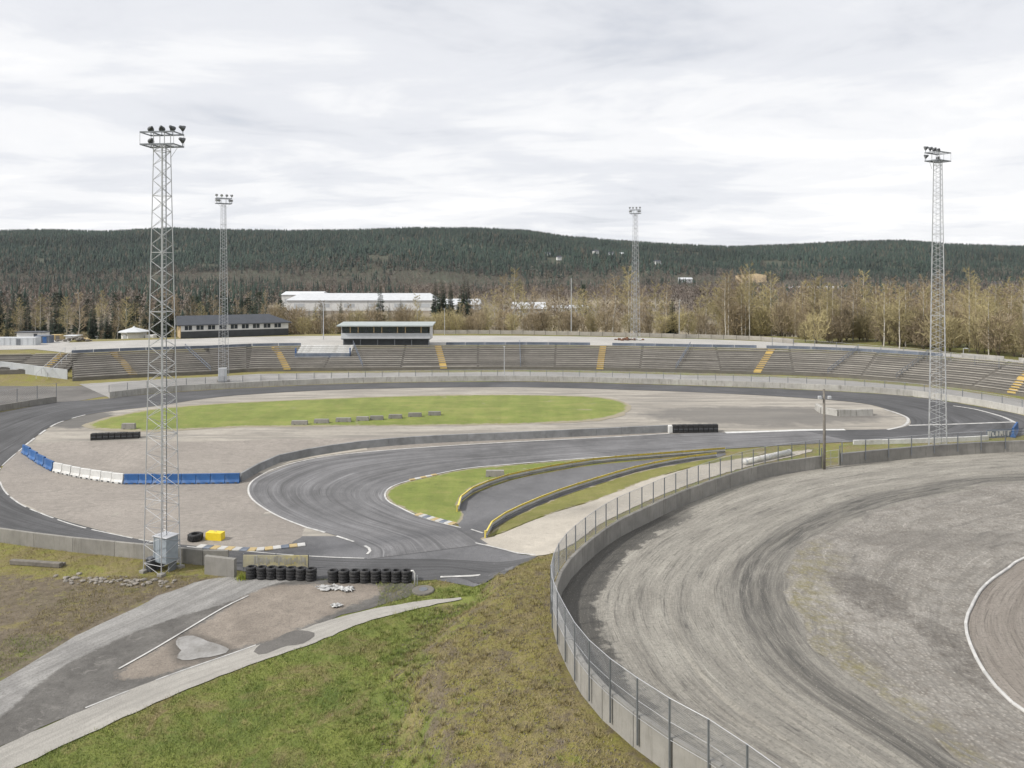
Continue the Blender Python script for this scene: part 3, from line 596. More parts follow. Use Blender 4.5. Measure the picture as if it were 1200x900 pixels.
sheet('sandy_lane', gps([(557, 636), (575, 630), (600, 621), (650, 601), (700, 586), (750, 566), (800, 551), (850, 541), (900, 534), (950, 527), (945, 531), (900, 541), (850, 554), (800, 571), (760, 587), (720, 606), (690, 624), (660, 645), (632, 652), (600, 647)]), .056, M['path'], 1, 2, rag=0.14, label='pale sandy lane climbing along the fence', **S)
sheet('access_road', gps([(-300, 452), (0, 452.5), (60, 453), (120, 452), (200, 447), (300, 444), (300, 451), (225, 456), (160, 460), (120, 465), (90, 470), (30, 477), (-60, 490), (-300, 500)]), .03, M['asphalt_old'], 6, 0, rag=0.2, label='grey asphalt access road entering at the far left', **S)
# back walkway between safety wall and stand, terrace behind
WBACK = gps([(128, 466.5), (160, 462.5), (225, 457.5), (300, 453.5), (425, 448.5), (600, 446.5), (750, 449.5), (900, 454.5), (1025, 460.5), (1087, 466.5), (1150, 476), (1200, 486), (1235, 498)])
WB = catmull(WBACK, 6)
wl = resample(WB, n=60); sl = resample(STAND, n=60)
def offset(P, d):
    t = np.gradient(P[:, :2], axis=0); t /= np.linalg.norm(t, axis=1)[:, None]; n = np.stack([-t[:, 1], t[:, 0]], 1)
    return np.c_[P[:, :2]+n*d, P[:, 2:]]
strip('walkway', wl+0, sl*.8+wl*.2, .05, M['walk'], 1, 4, rag=.3, label='pale walkway behind the safety wall', **S)
sb = resample(STAND, n=50)
TBACK = np.array([offset(resample(STAND, n=40), q)[k] for k, q in enumerate(np.interp(np.arange(40), [0, 14, 24, 29, 33, 39], [44, 42, 36, 26, 15.2, 15.2]))])
sheet('terrace', np.vstack([gps([(-120, 412), (-40, 411), (40, 409.5)]), offset(resample(STAND, n=40), 13.9), TBACK[::-1], gps([(120, 392), (40, 393), (-40, 394), (-120, 395)])]), .06, M['terrace'], 3, 0, label='pale gritty terrace behind the grandstand', **S)
# service roads at lower left
wa = sheet('service_road', gps([(330, 676), (247, 678), (190, 697), (127, 727), (63, 760), (0, 798), (-75, 850), (-60, 905), (0, 878), (50, 856), (150, 815), (250, 778), (330, 750), (400, 722), (470, 705), (500, 690), (478, 682), (370, 681)]), .03, M['apron'], .6, 0, rag=.25, label='worn service road of pale dust, broken asphalt and gravel', **S)
GRAV = catmull(gps([(305, 690), (380, 685), (440, 686), (445, 697), (400, 714), (370, 728), (330, 746), (285, 759), (235, 777), (190, 790), (150, 797), (140, 787), (200, 752), (262, 716)]), 3, True)
ROAD = np.vstack([catmull(gps([(340, 674), (247, 676), (190, 694), (127, 724), (63, 757), (0, 795), (-80, 850)]), 4), catmull(gps([(-40, 880), (47, 800), (110, 762), (190, 729), (262, 708), (317, 686), (345, 682)]), 4)])
WET = catmull(gps([(203, 748), (217, 743), (230, 744), (250, 751), (275, 762), (262, 769), (248, 773), (230, 777), (212, 778), (203, 770), (200, 758)]), 3, True)
def paint_gravel(o):
    co = np.array([v.co[:] for v in o.data.vertices]); k = sstep(1.1, -1.1, poly_sd(GRAV, co[:, 0], co[:, 1])); k2 = sstep(.75, -.75, poly_sd(ROAD, co[:, 0], co[:, 1])); k3 = sstep(.5, -.3, poly_sd(WET, co[:, 0], co[:, 1])); at = o.data.attributes.new('cover', 'FLOAT_COLOR', 'POINT')
    at.data.foreach_set('color', np.stack([k, k2, k3, np.ones_like(k)], 1).astype(np.float32).ravel())
paint_gravel(wa)
strip('footpath', gps([(540, 701), (490, 706), (430, 716), (380, 730), (330, 747), (269, 768), (174, 801), (100, 832), (47, 855), (0, 877), (-60, 905)]), gps([(541, 703), (490, 713), (430, 729), (380, 750), (335, 766), (290, 782), (205, 815), (127, 848), (63, 880), (20, 900), (-60, 940)]), .06, M['path_track'], 5, 4, rag=0.1, label='pale narrow path along the foot of the grass slope', **S)
sheet('damp_patch', gps([(298, 765), (306, 756), (320, 752), (336, 743), (350, 740), (366, 742), (367, 748), (352, 756), (336, 757), (322, 762), (308, 768)]), .072, M['asphalt_old'], 2, 2, rag=0.08, label='grey tarred patch on the pale path', **S)
sheet('puddle', gps([(209, 748), (217, 745.5), (228, 746), (243, 752), (258, 757), (269, 762), (262, 767), (248, 771), (232, 774), (218, 775), (207, 772), (212, 765), (205, 757)]), .058, M['water'], 4, 3, rag=.13, label='rain puddle beside the white line', **S)
# paint
paint('edge_marking', gps([(427, 655), (340, 651), (260, 644), (215, 641), (172, 634.5), (125, 625), (87, 616), (50, 603), (25, 592), (7, 578), (0, 565), (-2, 553), (8, 541), (27, 525)]), .16, .066, dashes=(5, .8), label='white edge line round the gravel bed')
paint('edge_marking', gps([(30, 522), (60, 500), (80, 492), (100, 486.5)]), .3, .066, dashes=(2.6, 1.8), label='dashed white line at the top of the left bend')
paint('edge_marking', gps([(785, 508.5), (700, 513.5), (600, 518.5), (500, 524.5), (425, 530.5), (375, 536.5), (330, 547), (300, 561), (291, 573), (297, 587), (325, 605), (360, 619)]), .2, .07, label='white outer line of the hairpin')
paint('edge_marking', gps([(360, 619), (382, 625), (410, 634), (427, 640), (434, 646), (425, 654)]), .24, .072, dashes=(2.4, 1.6), label='dashed white line at the hairpin exit')
paint('edge_marking', gps([(850, 526.5), (800, 530), (700, 536.5), (600, 544.5), (550, 549), (512, 556), (475, 565), (457, 572), (451, 580), (455, 588), (470, 596), (487, 604), (512, 612), (540, 619)]), .19, .071, label='white inner line of the hairpin')
paint('edge_marking', gps([(552, 621), (566, 625.5)]), .2, .075, label='short white stop line at the pit lane mouth')
paint('edge_marking', gps([(557, 637), (600, 647.5), (627, 651)]), .2, .075, label='white line across the end of the sandy lane')
paint('edge_marking', gps([(516, 677), (545, 676), (566, 674.5)]), .3, .075, label='white line along the foot of the embankment')
paint('lane_marking', gps([(291, 699), (262, 713), (215, 741), (180, 762), (139, 785)]), .15, .076, dashes=(7.2, .8), label='straight white line on the worn asphalt')
paint('edge_marking', gps([(300, 757), (269, 768), (205, 790), (150, 811), (100, 831)]), .13, .078, dashes=(6, 1.5), label='broken white line along the pale path')
paint('edge_marking', gps([(1065, 499), (1120, 497.5), (1187, 495)]), .45, .074, label='straight white line across the far bend')
paint('edge_marking', gps([(1117, 476), (1140, 479.5), (1162, 485), (1178, 490), (1190, 496)]), .5, .074, label='curved white line in the far bend')
paint('edge_marking', gps([(1036, 480), (1052, 485), (1064, 491), (1060, 499), (1040, 504)]), .4, .075, label='white line round the far bend apex')
paint('edge_marking', gps([(990, 504), (940, 504.5), (900, 506), (850, 507.5)]), .7, .073, M['white'], label='pale strip along the infield straight')
paint('edge_marking', gps([(430, 526.5), (375, 534), (330, 543.5), (306, 555)]), .9, .062, M['path'], label='sandy margin along the grey barrier')

# ------------------------------------------------------------------ the small dirt oval behind the fence
AC = np.array((52., 49.))
def polar(P, n=280):
    P = np.asarray(P)[:, :2]-AC; out = []
    ang = np.linspace(0, 2*math.pi, n, endpoint=False)
    for a in ang:
        d = np.array((math.cos(a), math.sin(a))); best = 0
        for i in range(len(P)):
            p, q = P[i], P[(i+1) % len(P)]; e = q-p; den = d[0]*e[1]-d[1]*e[0]
            if abs(den) < 1e-9: continue
            t = (p[0]*e[1]-p[1]*e[0])/den; s = (p[0]*d[1]-p[1]*d[0])/den
            if t > 0 and -1e-6 <= s <= 1+1e-6: best = max(best, t)
        out.append(AC+d*best)
    return np.c_[np.array(out), np.zeros(n)]
inner_px = [(1200, 566), (1150, 572), (1075, 587), (1025, 602), (978, 620), (953, 636), (931, 658), (924, 683), (929, 709), (947, 743), (972, 775), (1010, 807), (1057, 838), (1105, 870), (1152, 899)]
INNER = catmull([tuple(at_z(*p)) for p in inner_px] + [(26, 24, 0), (42, 18, 0), (68, 18, 0), (90, 26, 0), (103, 44, 0), (104, 62, 0), (94, 74, 0), (72, 79, 0)], 4, True)
kerb_px = [(1200, 655), (1180, 668), (1162, 680), (1148, 694), (1140, 709), (1133, 724), (1132, 738), (1137, 756), (1149, 781), (1168, 807), (1200, 835)]
KERB = catmull([tuple(at_z(*p)) for p in kerb_px] + [(25.4, 34, 0), (28.5, 30, 0), (35, 26.5, 0), (50, 25, 0), (70, 28, 0), (86, 40, 0), (88, 56, 0), (74, 66, 0), (57, 64.5, 0), (45, 60.3, 0)], 4, True)
pO, pI, pK = polar(ARENA), polar(INNER), polar(KERB)
jr = np.random.default_rng(3); jw = np.convolve(jr.normal(0, 1, len(pI)+8), np.ones(5)/2.2, 'valid')[:len(pI)]; pJ = np.c_[AC+(pI[:, :2]-AC)*(1.004+.010*jw)[:, None], pI[:, 2:]]
dob = strip('dirt_oval', np.c_[AC+(pI[:, :2]-AC)*.955, pI[:, 2:]], pO, .0, M['dirt'], 1, 110, True, z=0., label='pale streaked dirt oval inside the fence', **S)
def ruts(o, m, seed):
    r = np.random.default_rng(seed); n = len(o.data.vertices); co = np.empty(n*3, np.float32); o.data.vertices.foreach_get('co', co); co = co.reshape(-1, m+1, 3); L = co.shape[0]; a = np.linspace(0, 2*math.pi, L, endpoint=False)[:, None]; v = np.linspace(0, 1, m+1)[None]
    z = np.zeros((L, m+1))
    for k in range(26):
        v0 = r.choice([r.uniform(.1, .42), r.uniform(.1, .42), r.uniform(.4, .92)]); c = v0+.03*np.sin(a*r.integers(2, 7)+r.uniform(0, 6))+.012*np.sin(a*r.integers(9, 21)+r.uniform(0, 6)); w = r.uniform(.009, .02); amp = r.uniform(.02, .065)*np.clip(.5+.9*np.sin(a*r.integers(2, 9)+r.uniform(0, 6)), 0, 1)
        q = (v-c)/w; z += amp*(-np.exp(-q*q)+.45*np.exp(-(np.abs(q)-1.7)**2*2))
    z += r.normal(0, .006, z.shape); z *= sstep(.05, .10, v)*sstep(1., .96, v); co[:, :, 2] += z; o.data.vertices.foreach_set('co', co.ravel()); o.data.polygons.foreach_set('use_smooth', np.ones(len(o.data.polygons), bool)); o.data.update()
ruts(dob, 110, 6)
strip('oval_infield', pK, pJ, .012, M['rough'], 1, 10, True, z=0., label='stony rough infield of the dirt oval', **S)
pK2 = AC+(pK[:, :2]-AC)*.55
strip('inner_dirt_lane', np.c_[pK2, np.zeros(len(pK2))], pK, .006, M['dirt_inner'], 1, 8, True, z=0., label='brown dirt lane inside the white kerb', **S)
kr = empty('oval_kerb', tuple(pK[140]), label='low white kerb round the inner dirt lane', cat='kerb')
kp = resample(np.vstack([KERB, KERB[:1]]), 1.5)
for i in range(len(kp)-1):
    a, b = kp[i], kp[i+1]
    if CX+F*a[0]/a[1] > 1290: continue
    d = b-a; mid = (a+b)/2; b_ = MB().box((0, 0, .06), (np.linalg.norm(d[:2])-.02, .17, .14), 0, .03)
    b_.build('kerb_stone', M['line'], kr, Matrix.Translation(Vector((mid[0], mid[1], 0))-kr.location) @ Matrix.Rotation(math.atan2(d[1], d[0]), 4, 'Z'))

# ------------------------------------------------------------------ walls and fences
def wall(name, P, h, th, panel, mat, label, cat='wall', z='ground', taper=0., group=None, gap=.015):
    """a wall of separate concrete panels along a line"""
    P = resample(catmull(P, 5), panel); base = P[0].copy(); base[2] = zat(*P[0][:2]) if z == 'ground' else z
    root = empty(name, tuple(base), label=label, cat=cat, group=group)
    for i in range(len(P)-1):
        a, b = P[i], P[i+1]; d = b[:2]-a[:2]; L = np.linalg.norm(d); u = d/L; nrm = np.array((-u[1], u[0]))
        za, zb = ((zat(*a[:2]), zat(*b[:2])) if z == 'ground' else (z, z)); a2 = a[:2]+u*gap; b2 = b[:2]-u*gap; vs = []
        dz = random.uniform(-.012, .012); c = .03
        for (pt, zz) in ((a2, za), (b2, zb)):
            for (o, q) in ((-th/2-taper, -.25), (th/2+taper, -.25), (th/2, h-c+dz), (th/2-c, h+dz), (-th/2+c, h+dz), (-th/2, h-c+dz)):
                vs.append((pt[0]+nrm[0]*o-base[0], pt[1]+nrm[1]*o-base[1], zz+q-base[2]))
        fs = [(0, 1, 2, 3, 4, 5), (11, 10, 9, 8, 7, 6)]+[(k, k+6, (k+1) % 6+6, (k+1) % 6) for k in range(6)]
        MB().add(vs, fs).build('wall_panel', mat, root)
    return root
def fence(name, P, zb, h, spacing, label, mesh_gap=.1, wire=.004, post_r=.035, foot=0., z='wall', side=0., mat=None, rails=(0., .5, 1.), post_mat=None, cat='fence', group=None):
    """posts with rails and a woven wire mesh; zb = height of the mesh foot, foot = how far posts run down"""
    P = catmull(P, 5); P = offset(P, side) if side else P; P = resample(P, spacing)
    zz = np.array([(zat(*p[:2]) if z == 'ground' else 0)+zb for p in P])
    o0 = Vector((P[0][0], P[0][1], zz[0]-foot)); root = empty(name, o0, label=label, cat=cat, group=group)
    pm = MB().box((0, 0, (h-foot)/2), (post_r*2, post_r*1.6, h+foot), 0, .006).me('fence_post', post_mat or M['galv_dark'])
    for p, q in zip(P, zz): obj('fence_post', pm, root, Matrix.Translation(Vector((p[0], p[1], q))-o0) @ Matrix.Rotation(math.atan2(*(P[-1]-P[0])[[1, 0]]), 4, 'Z'))
    for r in rails:
        MB().tube([(p[0]-o0.x, p[1]-o0.y, q+h*r-o0.z) for p, q in zip(P, zz)], .017 if r in (0., 1.) else .009, 5).build('fence_rail', mat or M['galv'], root)
    m0, m1 = 0., h-.02
    L = np.r_[0, np.cumsum(np.linalg.norm(np.diff(P[:, :2], axis=0), axis=1))]; hh = m1-m0; V = []; Fc = []
    ss = np.arange(-hh, L[-1], mesh_gap)
    def pt(s): return np.array((np.interp(s, L, P[:, 0]), np.interp(s, L, P[:, 1]), np.interp(s, L, zz)))
    for s0 in ss:
        for sg in (0, 1):
            for k in range(2):
                f0, f1 = k/2, (k+1)/2
                sa, sb_ = (s0+hh*f0, s0+hh*f1) if sg == 0 else (s0+hh*(1-f0), s0+hh*(1-f1))
                if min(sa, sb_) < 0 or max(sa, sb_) > L[-1]: continue
                a = pt(sa); b = pt(sb_); a[2] += m0+hh*f0; b[2] += m0+hh*f1
                t = (b-a)/np.linalg.norm(b-a); n1 = np.array((-t[1], t[0], 0)); n1 /= np.linalg.norm(n1)+1e-9; n2 = np.cross(t, n1); i0 = len(V)
                for c in (a, b):
                    for an in (0, 2.094, 4.189): V.append(c+(n1*math.cos(an)+n2*math.sin(an))*wire-np.array(o0))
                Fc += [(i0, i0+1, i0+4, i0+3), (i0+1, i0+2, i0+5, i0+4), (i0+2, i0, i0+3, i0+5)]
    obj('wire_mesh', mesh_np('wire_mesh', np.array(V), np.array(Fc), M['wire']), root)
    return root
an = arena_near.copy(); af = arena_far.copy()
wall('oval_wall', an, WALL_H, .26, 2.4, M['concrete'], 'weathered concrete wall curving round the near end of the dirt oval', z=0.)
wall('oval_wall', af[::-1], WALL_H, .26, 3.2, M['concrete'], 'straight concrete wall right of the gate by the timber post', z=0.)
fence('oval_fence', an, WALL_H-.02, 1.72, 1.95, 'chain-link fence on steel posts along the curving oval wall', .085, .0035, .045, 1.25, side=-.22, rails=(-.02, .42, 1.))
fence('oval_fence', af[::-1], WALL_H-.02, 1.3, 3.2, 'chain-link fence along the straight wall right of the gate', .14, .004, .05, .9, side=-.22, rails=(0., .75, 1.))
gA, gB = an[0], af[-1]
gt = empty('wire_gate', (gA[0], gA[1], 0), label='wire mesh gate between the two concrete walls', cat='gate')
gd = np.array((gB[0]-gA[0], gB[1]-gA[1])); gl = np.linalg.norm(gd); Mg = Matrix.Rotation(math.atan2(gd[1], gd[0]), 4, 'Z')
b_ = MB()
for z0 in (.12, .95, 1.75): b_.tube([(.25, 0, z0), (gl-.3, 0, z0)], .022)
for x0 in (.25, gl/2, gl-.3): b_.tube([(x0, 0, .12), (x0, 0, 1.75)], .022)
b_.build('gate_frame', M['galv'], gt, Mg)
b_ = MB()
for x0 in np.arange(.3, gl-.3, .12): b_.tube([(x0, 0, .13), (x0, 0, 1.74)], .005, 3, False)
b_.build('wire_mesh', M['wire'], gt, Mg)
for k, x0 in enumerate((.08, gl-.1)): MB().tube([(x0, 0, 0), (x0, 0, 2.2)], .06, 8).build('gate_post', M['galv_dark'], gt, Mg)

# safety wall in front of the stand
wall('safety_wall', WBACK, 1.05, .3, 6, M['concrete_pale'], 'long pale concrete safety wall below the grandstand', taper=.08)
fence('safety_fence', WBACK, 1.0, 1.25, 3.2, 'grey wire fence on top of the pale safety wall', .16, .009, .04, 0, z='ground', side=.05, rails=(1.,))
wall('left_barrier', gps([(-120, 503), (-60, 493.5), (0, 482), (66, 471.5)]), 1.0, .35, 4, M['concrete'], 'low concrete barrier beside the access road at far left', cat='barrier')
fence('left_fence', gps([(-120, 502), (-60, 492.5), (0, 481), (66, 470.5)]), .9, 2.1, 3.2, 'wire fence on the low concrete barrier by the access road', .3, .006, .045, 0, z='ground', rails=(1.,))
wall('track_wall', gps([(-150, 610), (-60, 624), (0, 635), (50, 642), (100, 648), (172, 655), (212, 659.5), (238, 662)]), 1.28, .25, 4.2, M['concrete'], 'long weathered concrete wall between track and dry grass')
wall('wing_wall', gps([(241, 672), (276, 676.5)]), 1.5, .35, 5, M['concrete'], 'short thick concrete wing wall at the track entrance')
wall('wing_wall', gps([(238, 662), (268, 662.5)]), 1.28, .25, 5, M['concrete'], 'concrete wall end stained black behind the wing wall')
wall('board_wall', gps([(-70, 430), (0, 434.5), (40, 439.5), (79, 444.5)]), 1.9, .12, 2.6, M['wall_grey'], 'pale grey board wall at the left end of the stand')
# grey curved barrier in the infield
wall('curved_barrier', gps([(282, 565), (290, 559.5), (301, 554), (330, 541.5), (375, 533), (425, 525.5), (500, 519.5), (600, 515), (700, 510.5), (785, 506.5)]), 1.02, .3, 3.5, M['barrier_grey'], 'grey curved metal barrier between gravel bed and hairpin', cat='barrier')

# yellow guard rails
def guard_rail(P, label):
    P = resample(catmull(P, 5), 3.0); b0 = Vector(P[0]); b0.z = zat(*P[0][:2]); root = empty('guard_rail', b0, label=label, cat='guard rail')
    prof = [(-.10, .32), (.02, .36), (.07, .44), (-.02, .5), (.07, .57), (.02, .66), (-.10, .7)]
    for i in range(len(P)-1):
        a, b = P[i], P[i+1]; d = b[:2]-a[:2]; L = np.linalg.norm(d); za, zb = zat(*a[:2]), zat(*b[:2])
        Mx = Matrix.Translation(Vector((a[0], a[1], za))-b0) @ Matrix.Rotation(math.atan2(d[1], d[0]), 4, 'Z') @ Matrix.Rotation(-math.atan2(zb-za, L), 4, 'Y')
        def beam(q, th):
            vs = []; m = len(q)
            for x0 in (0, L):
                for (y0, z0) in q: vs.append((x0, y0, z0))
                for (y0, z0) in q[::-1]: vs.append((x0, y0+th, z0))
            k2 = 2*m; return MB().add(vs, [tuple(range(k2)), tuple(range(2*k2-1, k2-1, -1))]+[(k, k+k2, (k+1) % k2+k2, (k+1) % k2) for k in range(k2)])
        be = beam(prof[:3], .04).build('beam', M['galv'], root, Mx); beam([(q0-.004, q1+.002) for q0, q1 in prof[2:]], .05).build('upper_beam', M['yellow'], root, Mx)
        MB().box((L/2, -.02, .17), (L-.02, .05, .2)).build('kick_board', M['barrier_grey'], root, Mx)
        MB().box((.05, .12, .3), (.14, .12, .82), 0, .01).build('rail_post', M['yellow'] if i in (0,) else M['wood'], root, Mx)
guard_rail(gps([(537, 600), (537, 592), (552, 579), (575, 569), (600, 561), (650, 551), (700, 543), (750, 538.5), (800, 534.5), (850, 530.5)]), 'yellow guard rail curving along the grass island')
guard_rail(gps([(570, 631), (574, 621), (600, 604), (650, 582.5), (700, 566), (750, 551.5), (800, 541.5), (840, 536.5)]), 'yellow guard rail curving along the dry verge')

# painted kerbs
def kerb(P, w, n, cols, label):
    P = resample(catmull(P, 4), n=n+1); b0 = Vector(P[0]); b0.z = zat(*P[0][:2]); root = empty('painted_kerb', b0, label=label, cat='kerb')
    for i in range(n):
        a, b = P[i], P[i+1]; d = b[:2]-a[:2]; L = np.linalg.norm(d); m_ = (a+b)/2
        MB().box((0, 0, .06), (L-.02, w, .11), 0, .025).build('kerb_block', M[cols[i % len(cols)]], root, Matrix.Translation(Vector((m_[0], m_[1], zat(m_[0], m_[1])+.02))-b0) @ Matrix.Rotation(math.atan2(d[1], d[0]), 4, 'Z'))
kerb(gps([(232, 641), (265, 643.5), (300, 645), (330, 642), (358, 639)]), .8, 14, ['line', 'blue_rail', 'ochre', 'line', 'ochre'], 'blue, ochre and white kerb at the gravel bed edge')
kerb(gps([(489, 603), (505, 608), (520, 612), (533, 615)]), .8, 9, ['ochre', 'line', 'blue_rail', 'line'], 'ochre and white kerb at the tip of the grass island')
kerb(gps([(512, 556.5), (480, 563.5)]), .5, 5, ['ochre', 'line'], 'faded pale kerb on the hairpin inside')

# ------------------------------------------------------------------ floodlight masts
MAST_H = 36.8
def make_mast(head):
    HM = Matrix.Rotation(head, 4, 'Z'); root = empty('floodlight_mast'); w0, w1 = .98, .45; H0 = MAST_H-1.7; nb = 50
    def cor(k, z): w = w0+(w1-w0)*z/H0; return Vector(((-w, w, w, -w)[k], (-w, -w, w, w)[k], z))
    for k in range(4):
        MB().tube([cor(k, -.2), cor(k, H0)], .045, 6, True, .038).build('mast_leg', M['galv'], root)
        MB().box((cor(k, 0).x, cor(k, 0).y, .06), (.5, .5, .3), 0, .02).build('concrete_foot', M['concrete'], root)
    unit = BRACE
    def bar(name, a, b, r=1.):
        d = b-a; q = d.to_track_quat('Z', 'Y').to_matrix().to_4x4()
        obj(name, unit, root, Matrix.Translation(a) @ q @ Matrix.Diagonal((r, r, d.length, 1)))
    zs = [H0*(1-(1-i/nb)**1.08) for i in range(nb+1)]
    for k in range(4):
        for i in range(nb):
            a, b = (k, (k+1) % 4) if (i+k) % 2 else ((k+1) % 4, k)
            bar('brace', cor(a, zs[i]), cor(b, zs[i+1]))
        for i in (1, 8, 15, 22, 29, 36, 43, 49): bar('cross_bar', cor(k, zs[i]), cor((k+1) % 4, zs[i]), 1.1)
    lad = MB().tube([(-.2, .3, .3), (-.2, .25, H0)], .02, 4).tube([(.2, .3, .3), (.2, .25, H0)], .02, 4).build('ladder', M['galv'], root)
    b_ = MB()
    for z in np.arange(.5, H0, .34): b_.tube([(-.2, .3-.05*z/H0, z), (.2, .3-.05*z/H0, z)], .013, 4, False)
    b_.build('ladder_rungs', M['galv'], lad)
    MB().tube([(.38, .12, .4), (.3, .1, H0)], .035, 5).build('power_cable', M['galv_dark'], root)
    W, D = 1.45, .8
    for nm, z in (('lower_gallery', H0-.05), ('upper_gallery', H0+.95)):
        b_ = MB()
        for y in (-D, D): b_.box((0, y, z), (2*W, .09, .12))
        for x in (-W, -.5, .5, W): b_.box((x, 0, z-.002), (.07, 2*D-.1, .09))
        if nm == 'lower_gallery':
            for x in np.linspace(-W+.1, W-.1, 12): b_.box((x, 0, z+.055), (.05, 2*D-.2, .02))
        b_.build(nm, M['galv_dark'], root, HM)
    b_ = MB()
    for x in (-W, W):
        for y in (-D, D): b_.tube([(x, y, H0), (x, y, H0+1.0)], .022, 4)
    for x in (-.47, .47):
        for y in (-.47, .47): b_.tube([(x, y, H0-.1), (x, y, H0+1.0)], .035, 5)
    for x in (-W, W): b_.tube([(x*.8, -.4, H0-.1), (math.copysign(.47, x), -.47, H0-1.0)], .02, 4)
    b_.build('gallery_rail', M['galv'], root, HM)
    hous = MB().lathe([(.0, -.34), (.09, -.33), (.14, -.22), (.165, -.13), (.235, -.02), (.265, .08), (.265, .12), (.24, .12)], 14).me('floodlight', M['lamp_body'], True)
    lens = MB().lathe([(.0, .09), (.24, .095)], 14).me('lens', M['glass'])
    yoke = MB().box((0, 0, -.3), (.05, .05, .4)).me('bracket', M['galv_dark'])
    for (x, z, ax) in ((-1.4, 1.0, -.9), (-.48, 1.0, -.25), (.45, 1.0, .3), (1.4, 1.0, .95), (-1.38, 0, -.8), (1.38, 0, .9))+(((-.95, 0, -.45), (1.0, 0, .4)) if head < 1 else ()):
        p = Vector((x, -D*.9, H0+z+.5)); d = Vector((ax, -1, -.55)).normalized(); q = d.to_track_quat('Z', 'Y').to_matrix().to_4x4()
        f = obj('floodlight', hous, root, HM @ Matrix.Translation(p) @ q); obj('lens', lens, f)
        obj('bracket', yoke, root, HM @ Matrix.Translation(p))
    return root
BRACE = MB().tube([(0, 0, 0), (0, 0, 1)], .021, 5).me('brace', M['galv'])
masts = [((190, 668), -3.5, -.40, math.pi-.1, 143, 'lattice floodlight mast that looks largest, beside the concrete track wall'),
         ((1099, 521), -.5, -.55, math.pi+.55, 170, 'lattice floodlight mast behind the straight wall right of the timber post'),
         ((262, 447), .0, .35, .55, 227, 'lattice floodlight mast at the foot of the stand before the dark-roofed building'),
         ((744.5, 399), 4.3, .3, -.35, 242, 'lattice floodlight mast on the terrace above the grandstand')]
for i, (p, z, rz, head, ytop, lab) in enumerate(masts):
    o = make_mast(head-rz); P = at_z(*p, z); zz = zat(P[0], P[1])
    if i == 0: mast = o
    top = at_Y(p[0], ytop, P[1])[2]; o.location = (P[0], P[1], zz); s = (top-zz)/(MAST_H+.2); o.scale = (min(s, 1.02), min(s, 1.02), s)
    o.rotation_euler = (0, 0, rz); tag(o, lab, 'floodlight mast', 'floodlight masts round the track')
m1 = mast.location.copy()
cab = empty('switch_cabinet', (m1.x+.25, m1.y+.15, m1.z), -.40, label='pale grey steel cabinet inside the nearest mast foot', cat='cabinet')
MB().box((0, 0, 1.75), (1.5, 1.2, 2.1), 0, .02).build('body', M['cabinet'], cab)
MB().box((.37, -.615, 1.75), (.7, .03, 1.9), 0, .008).build('door', M['cabinet'], cab)
MB().box((-.37, -.615, 1.75), (.7, .03, 1.9), 0, .008).build('door', M['cabinet'], cab)
MB().box((0, -.02, 2.84), (1.62, 1.34, .07), 0, .01).build('roof', M['galv'], cab)
for x in (-.7, .7): MB().box((x, 0, .34), (.12, .8, .74)).build('leg', M['galv_dark'], cab)
t_ = MB().box((0, 0, .55), (.62, .6, 1.1), 0, .02); dx = empty('dark_cabinet', (m1.x-.85, m1.y-.15, m1.z), -.40, label='small black cabinet beside the grey one under the mast', cat='cabinet')
t_.build('body', M['lamp_body'], dx); MB().box((0, -.31, .55), (.5, .03, .95), 0, .01).build('door', M['lamp_body'], dx)
P2 = at_z(262, 447, 0); c2 = empty('switch_cabinet', (P2[0]+.3, P2[1]-1.2, zat(P2[0], P2[1])), .2, label='pale cabinet at the foot of the mast by the stand', cat='cabinet')
MB().box((0, 0, 1.5), (1.5, .8, 2.6), 0, .03).build('body', M['wall_grey'], c2); MB().box((0, -.42, 1.5), (.7, .03, 2.2), 0, .01).build('door', M['galv'], c2)

# timber post with two lamps by the gate
P = at_z(964.5, 549, 0); tp = empty('timber_post', (P[0], P[1]-.3, 0), label='dark timber post with two small floodlights by the gate', cat='lamp post')
MB().tube([(0, 0, -.2), (.02, 0, 4), (-.03, 0, 8.6)], .16, 9, True, .12).build('post', M['wood'], tp, smooth=True)
for sx in (-1, 1):
    MB().box((sx*.3, 0, 7.9), (.5, .06, .06)).build('lamp_arm', M['galv_dark'], tp)
    f = MB().box((sx*.52, -.1, 7.72), (.36, .3, .34), 0, .04).build('lamp', M['galv'], tp)
    MB().box((sx*.52, -.265, 7.72), (.28, .02, .26)).build('lens', M['glass'], f)
# lamp poles
def lamp_pole(x, ybase, ytop, z, label, head=True, r=.09, mat='galv'):
    P = at_z(x, ybase, z); zz = zat(P[0], P[1]); top = at_Y(x, ytop, P[1])[2]-zz
    o = empty('lamp_pole', (P[0], P[1], zz), label=label, cat='lamp post'); MB().tube([(0, 0, -.2), (0, 0, top)], r, 8, True, r*.6).build('pole', M[mat], o)
    if head:
        MB().tube([(0, 0, top-.1), (0, -.7, top+.05)], .04, 5).build('arm', M[mat], o); MB().box((0, -1.0, top+.05), (.35, .9, .14), 0, .04).build('lamp_head', M['galv'], o)
    return o
lamp_pole(379, 398, 355, 4.3, 'grey lamp pole behind the white deck', True, .14)
lamp_pole(521, 392, 362, 4.3, 'pale pole with a broad top right of the press box')
lamp_pole(669.5, 391, 326, 4.3, 'tall thin pale pole left of the terrace mast', False, .16)
lamp_pole(796, 392, 352, 4.3, 'grey lamp pole on the terrace right of the mast', True, .13)
lamp_pole(591, 439, 406, .3, 'slim pale lamp pole in front of the middle stand')
lamp_pole(1129, 421, 408, 4.0, 'short white pole at the top of the right stand', True, .1)

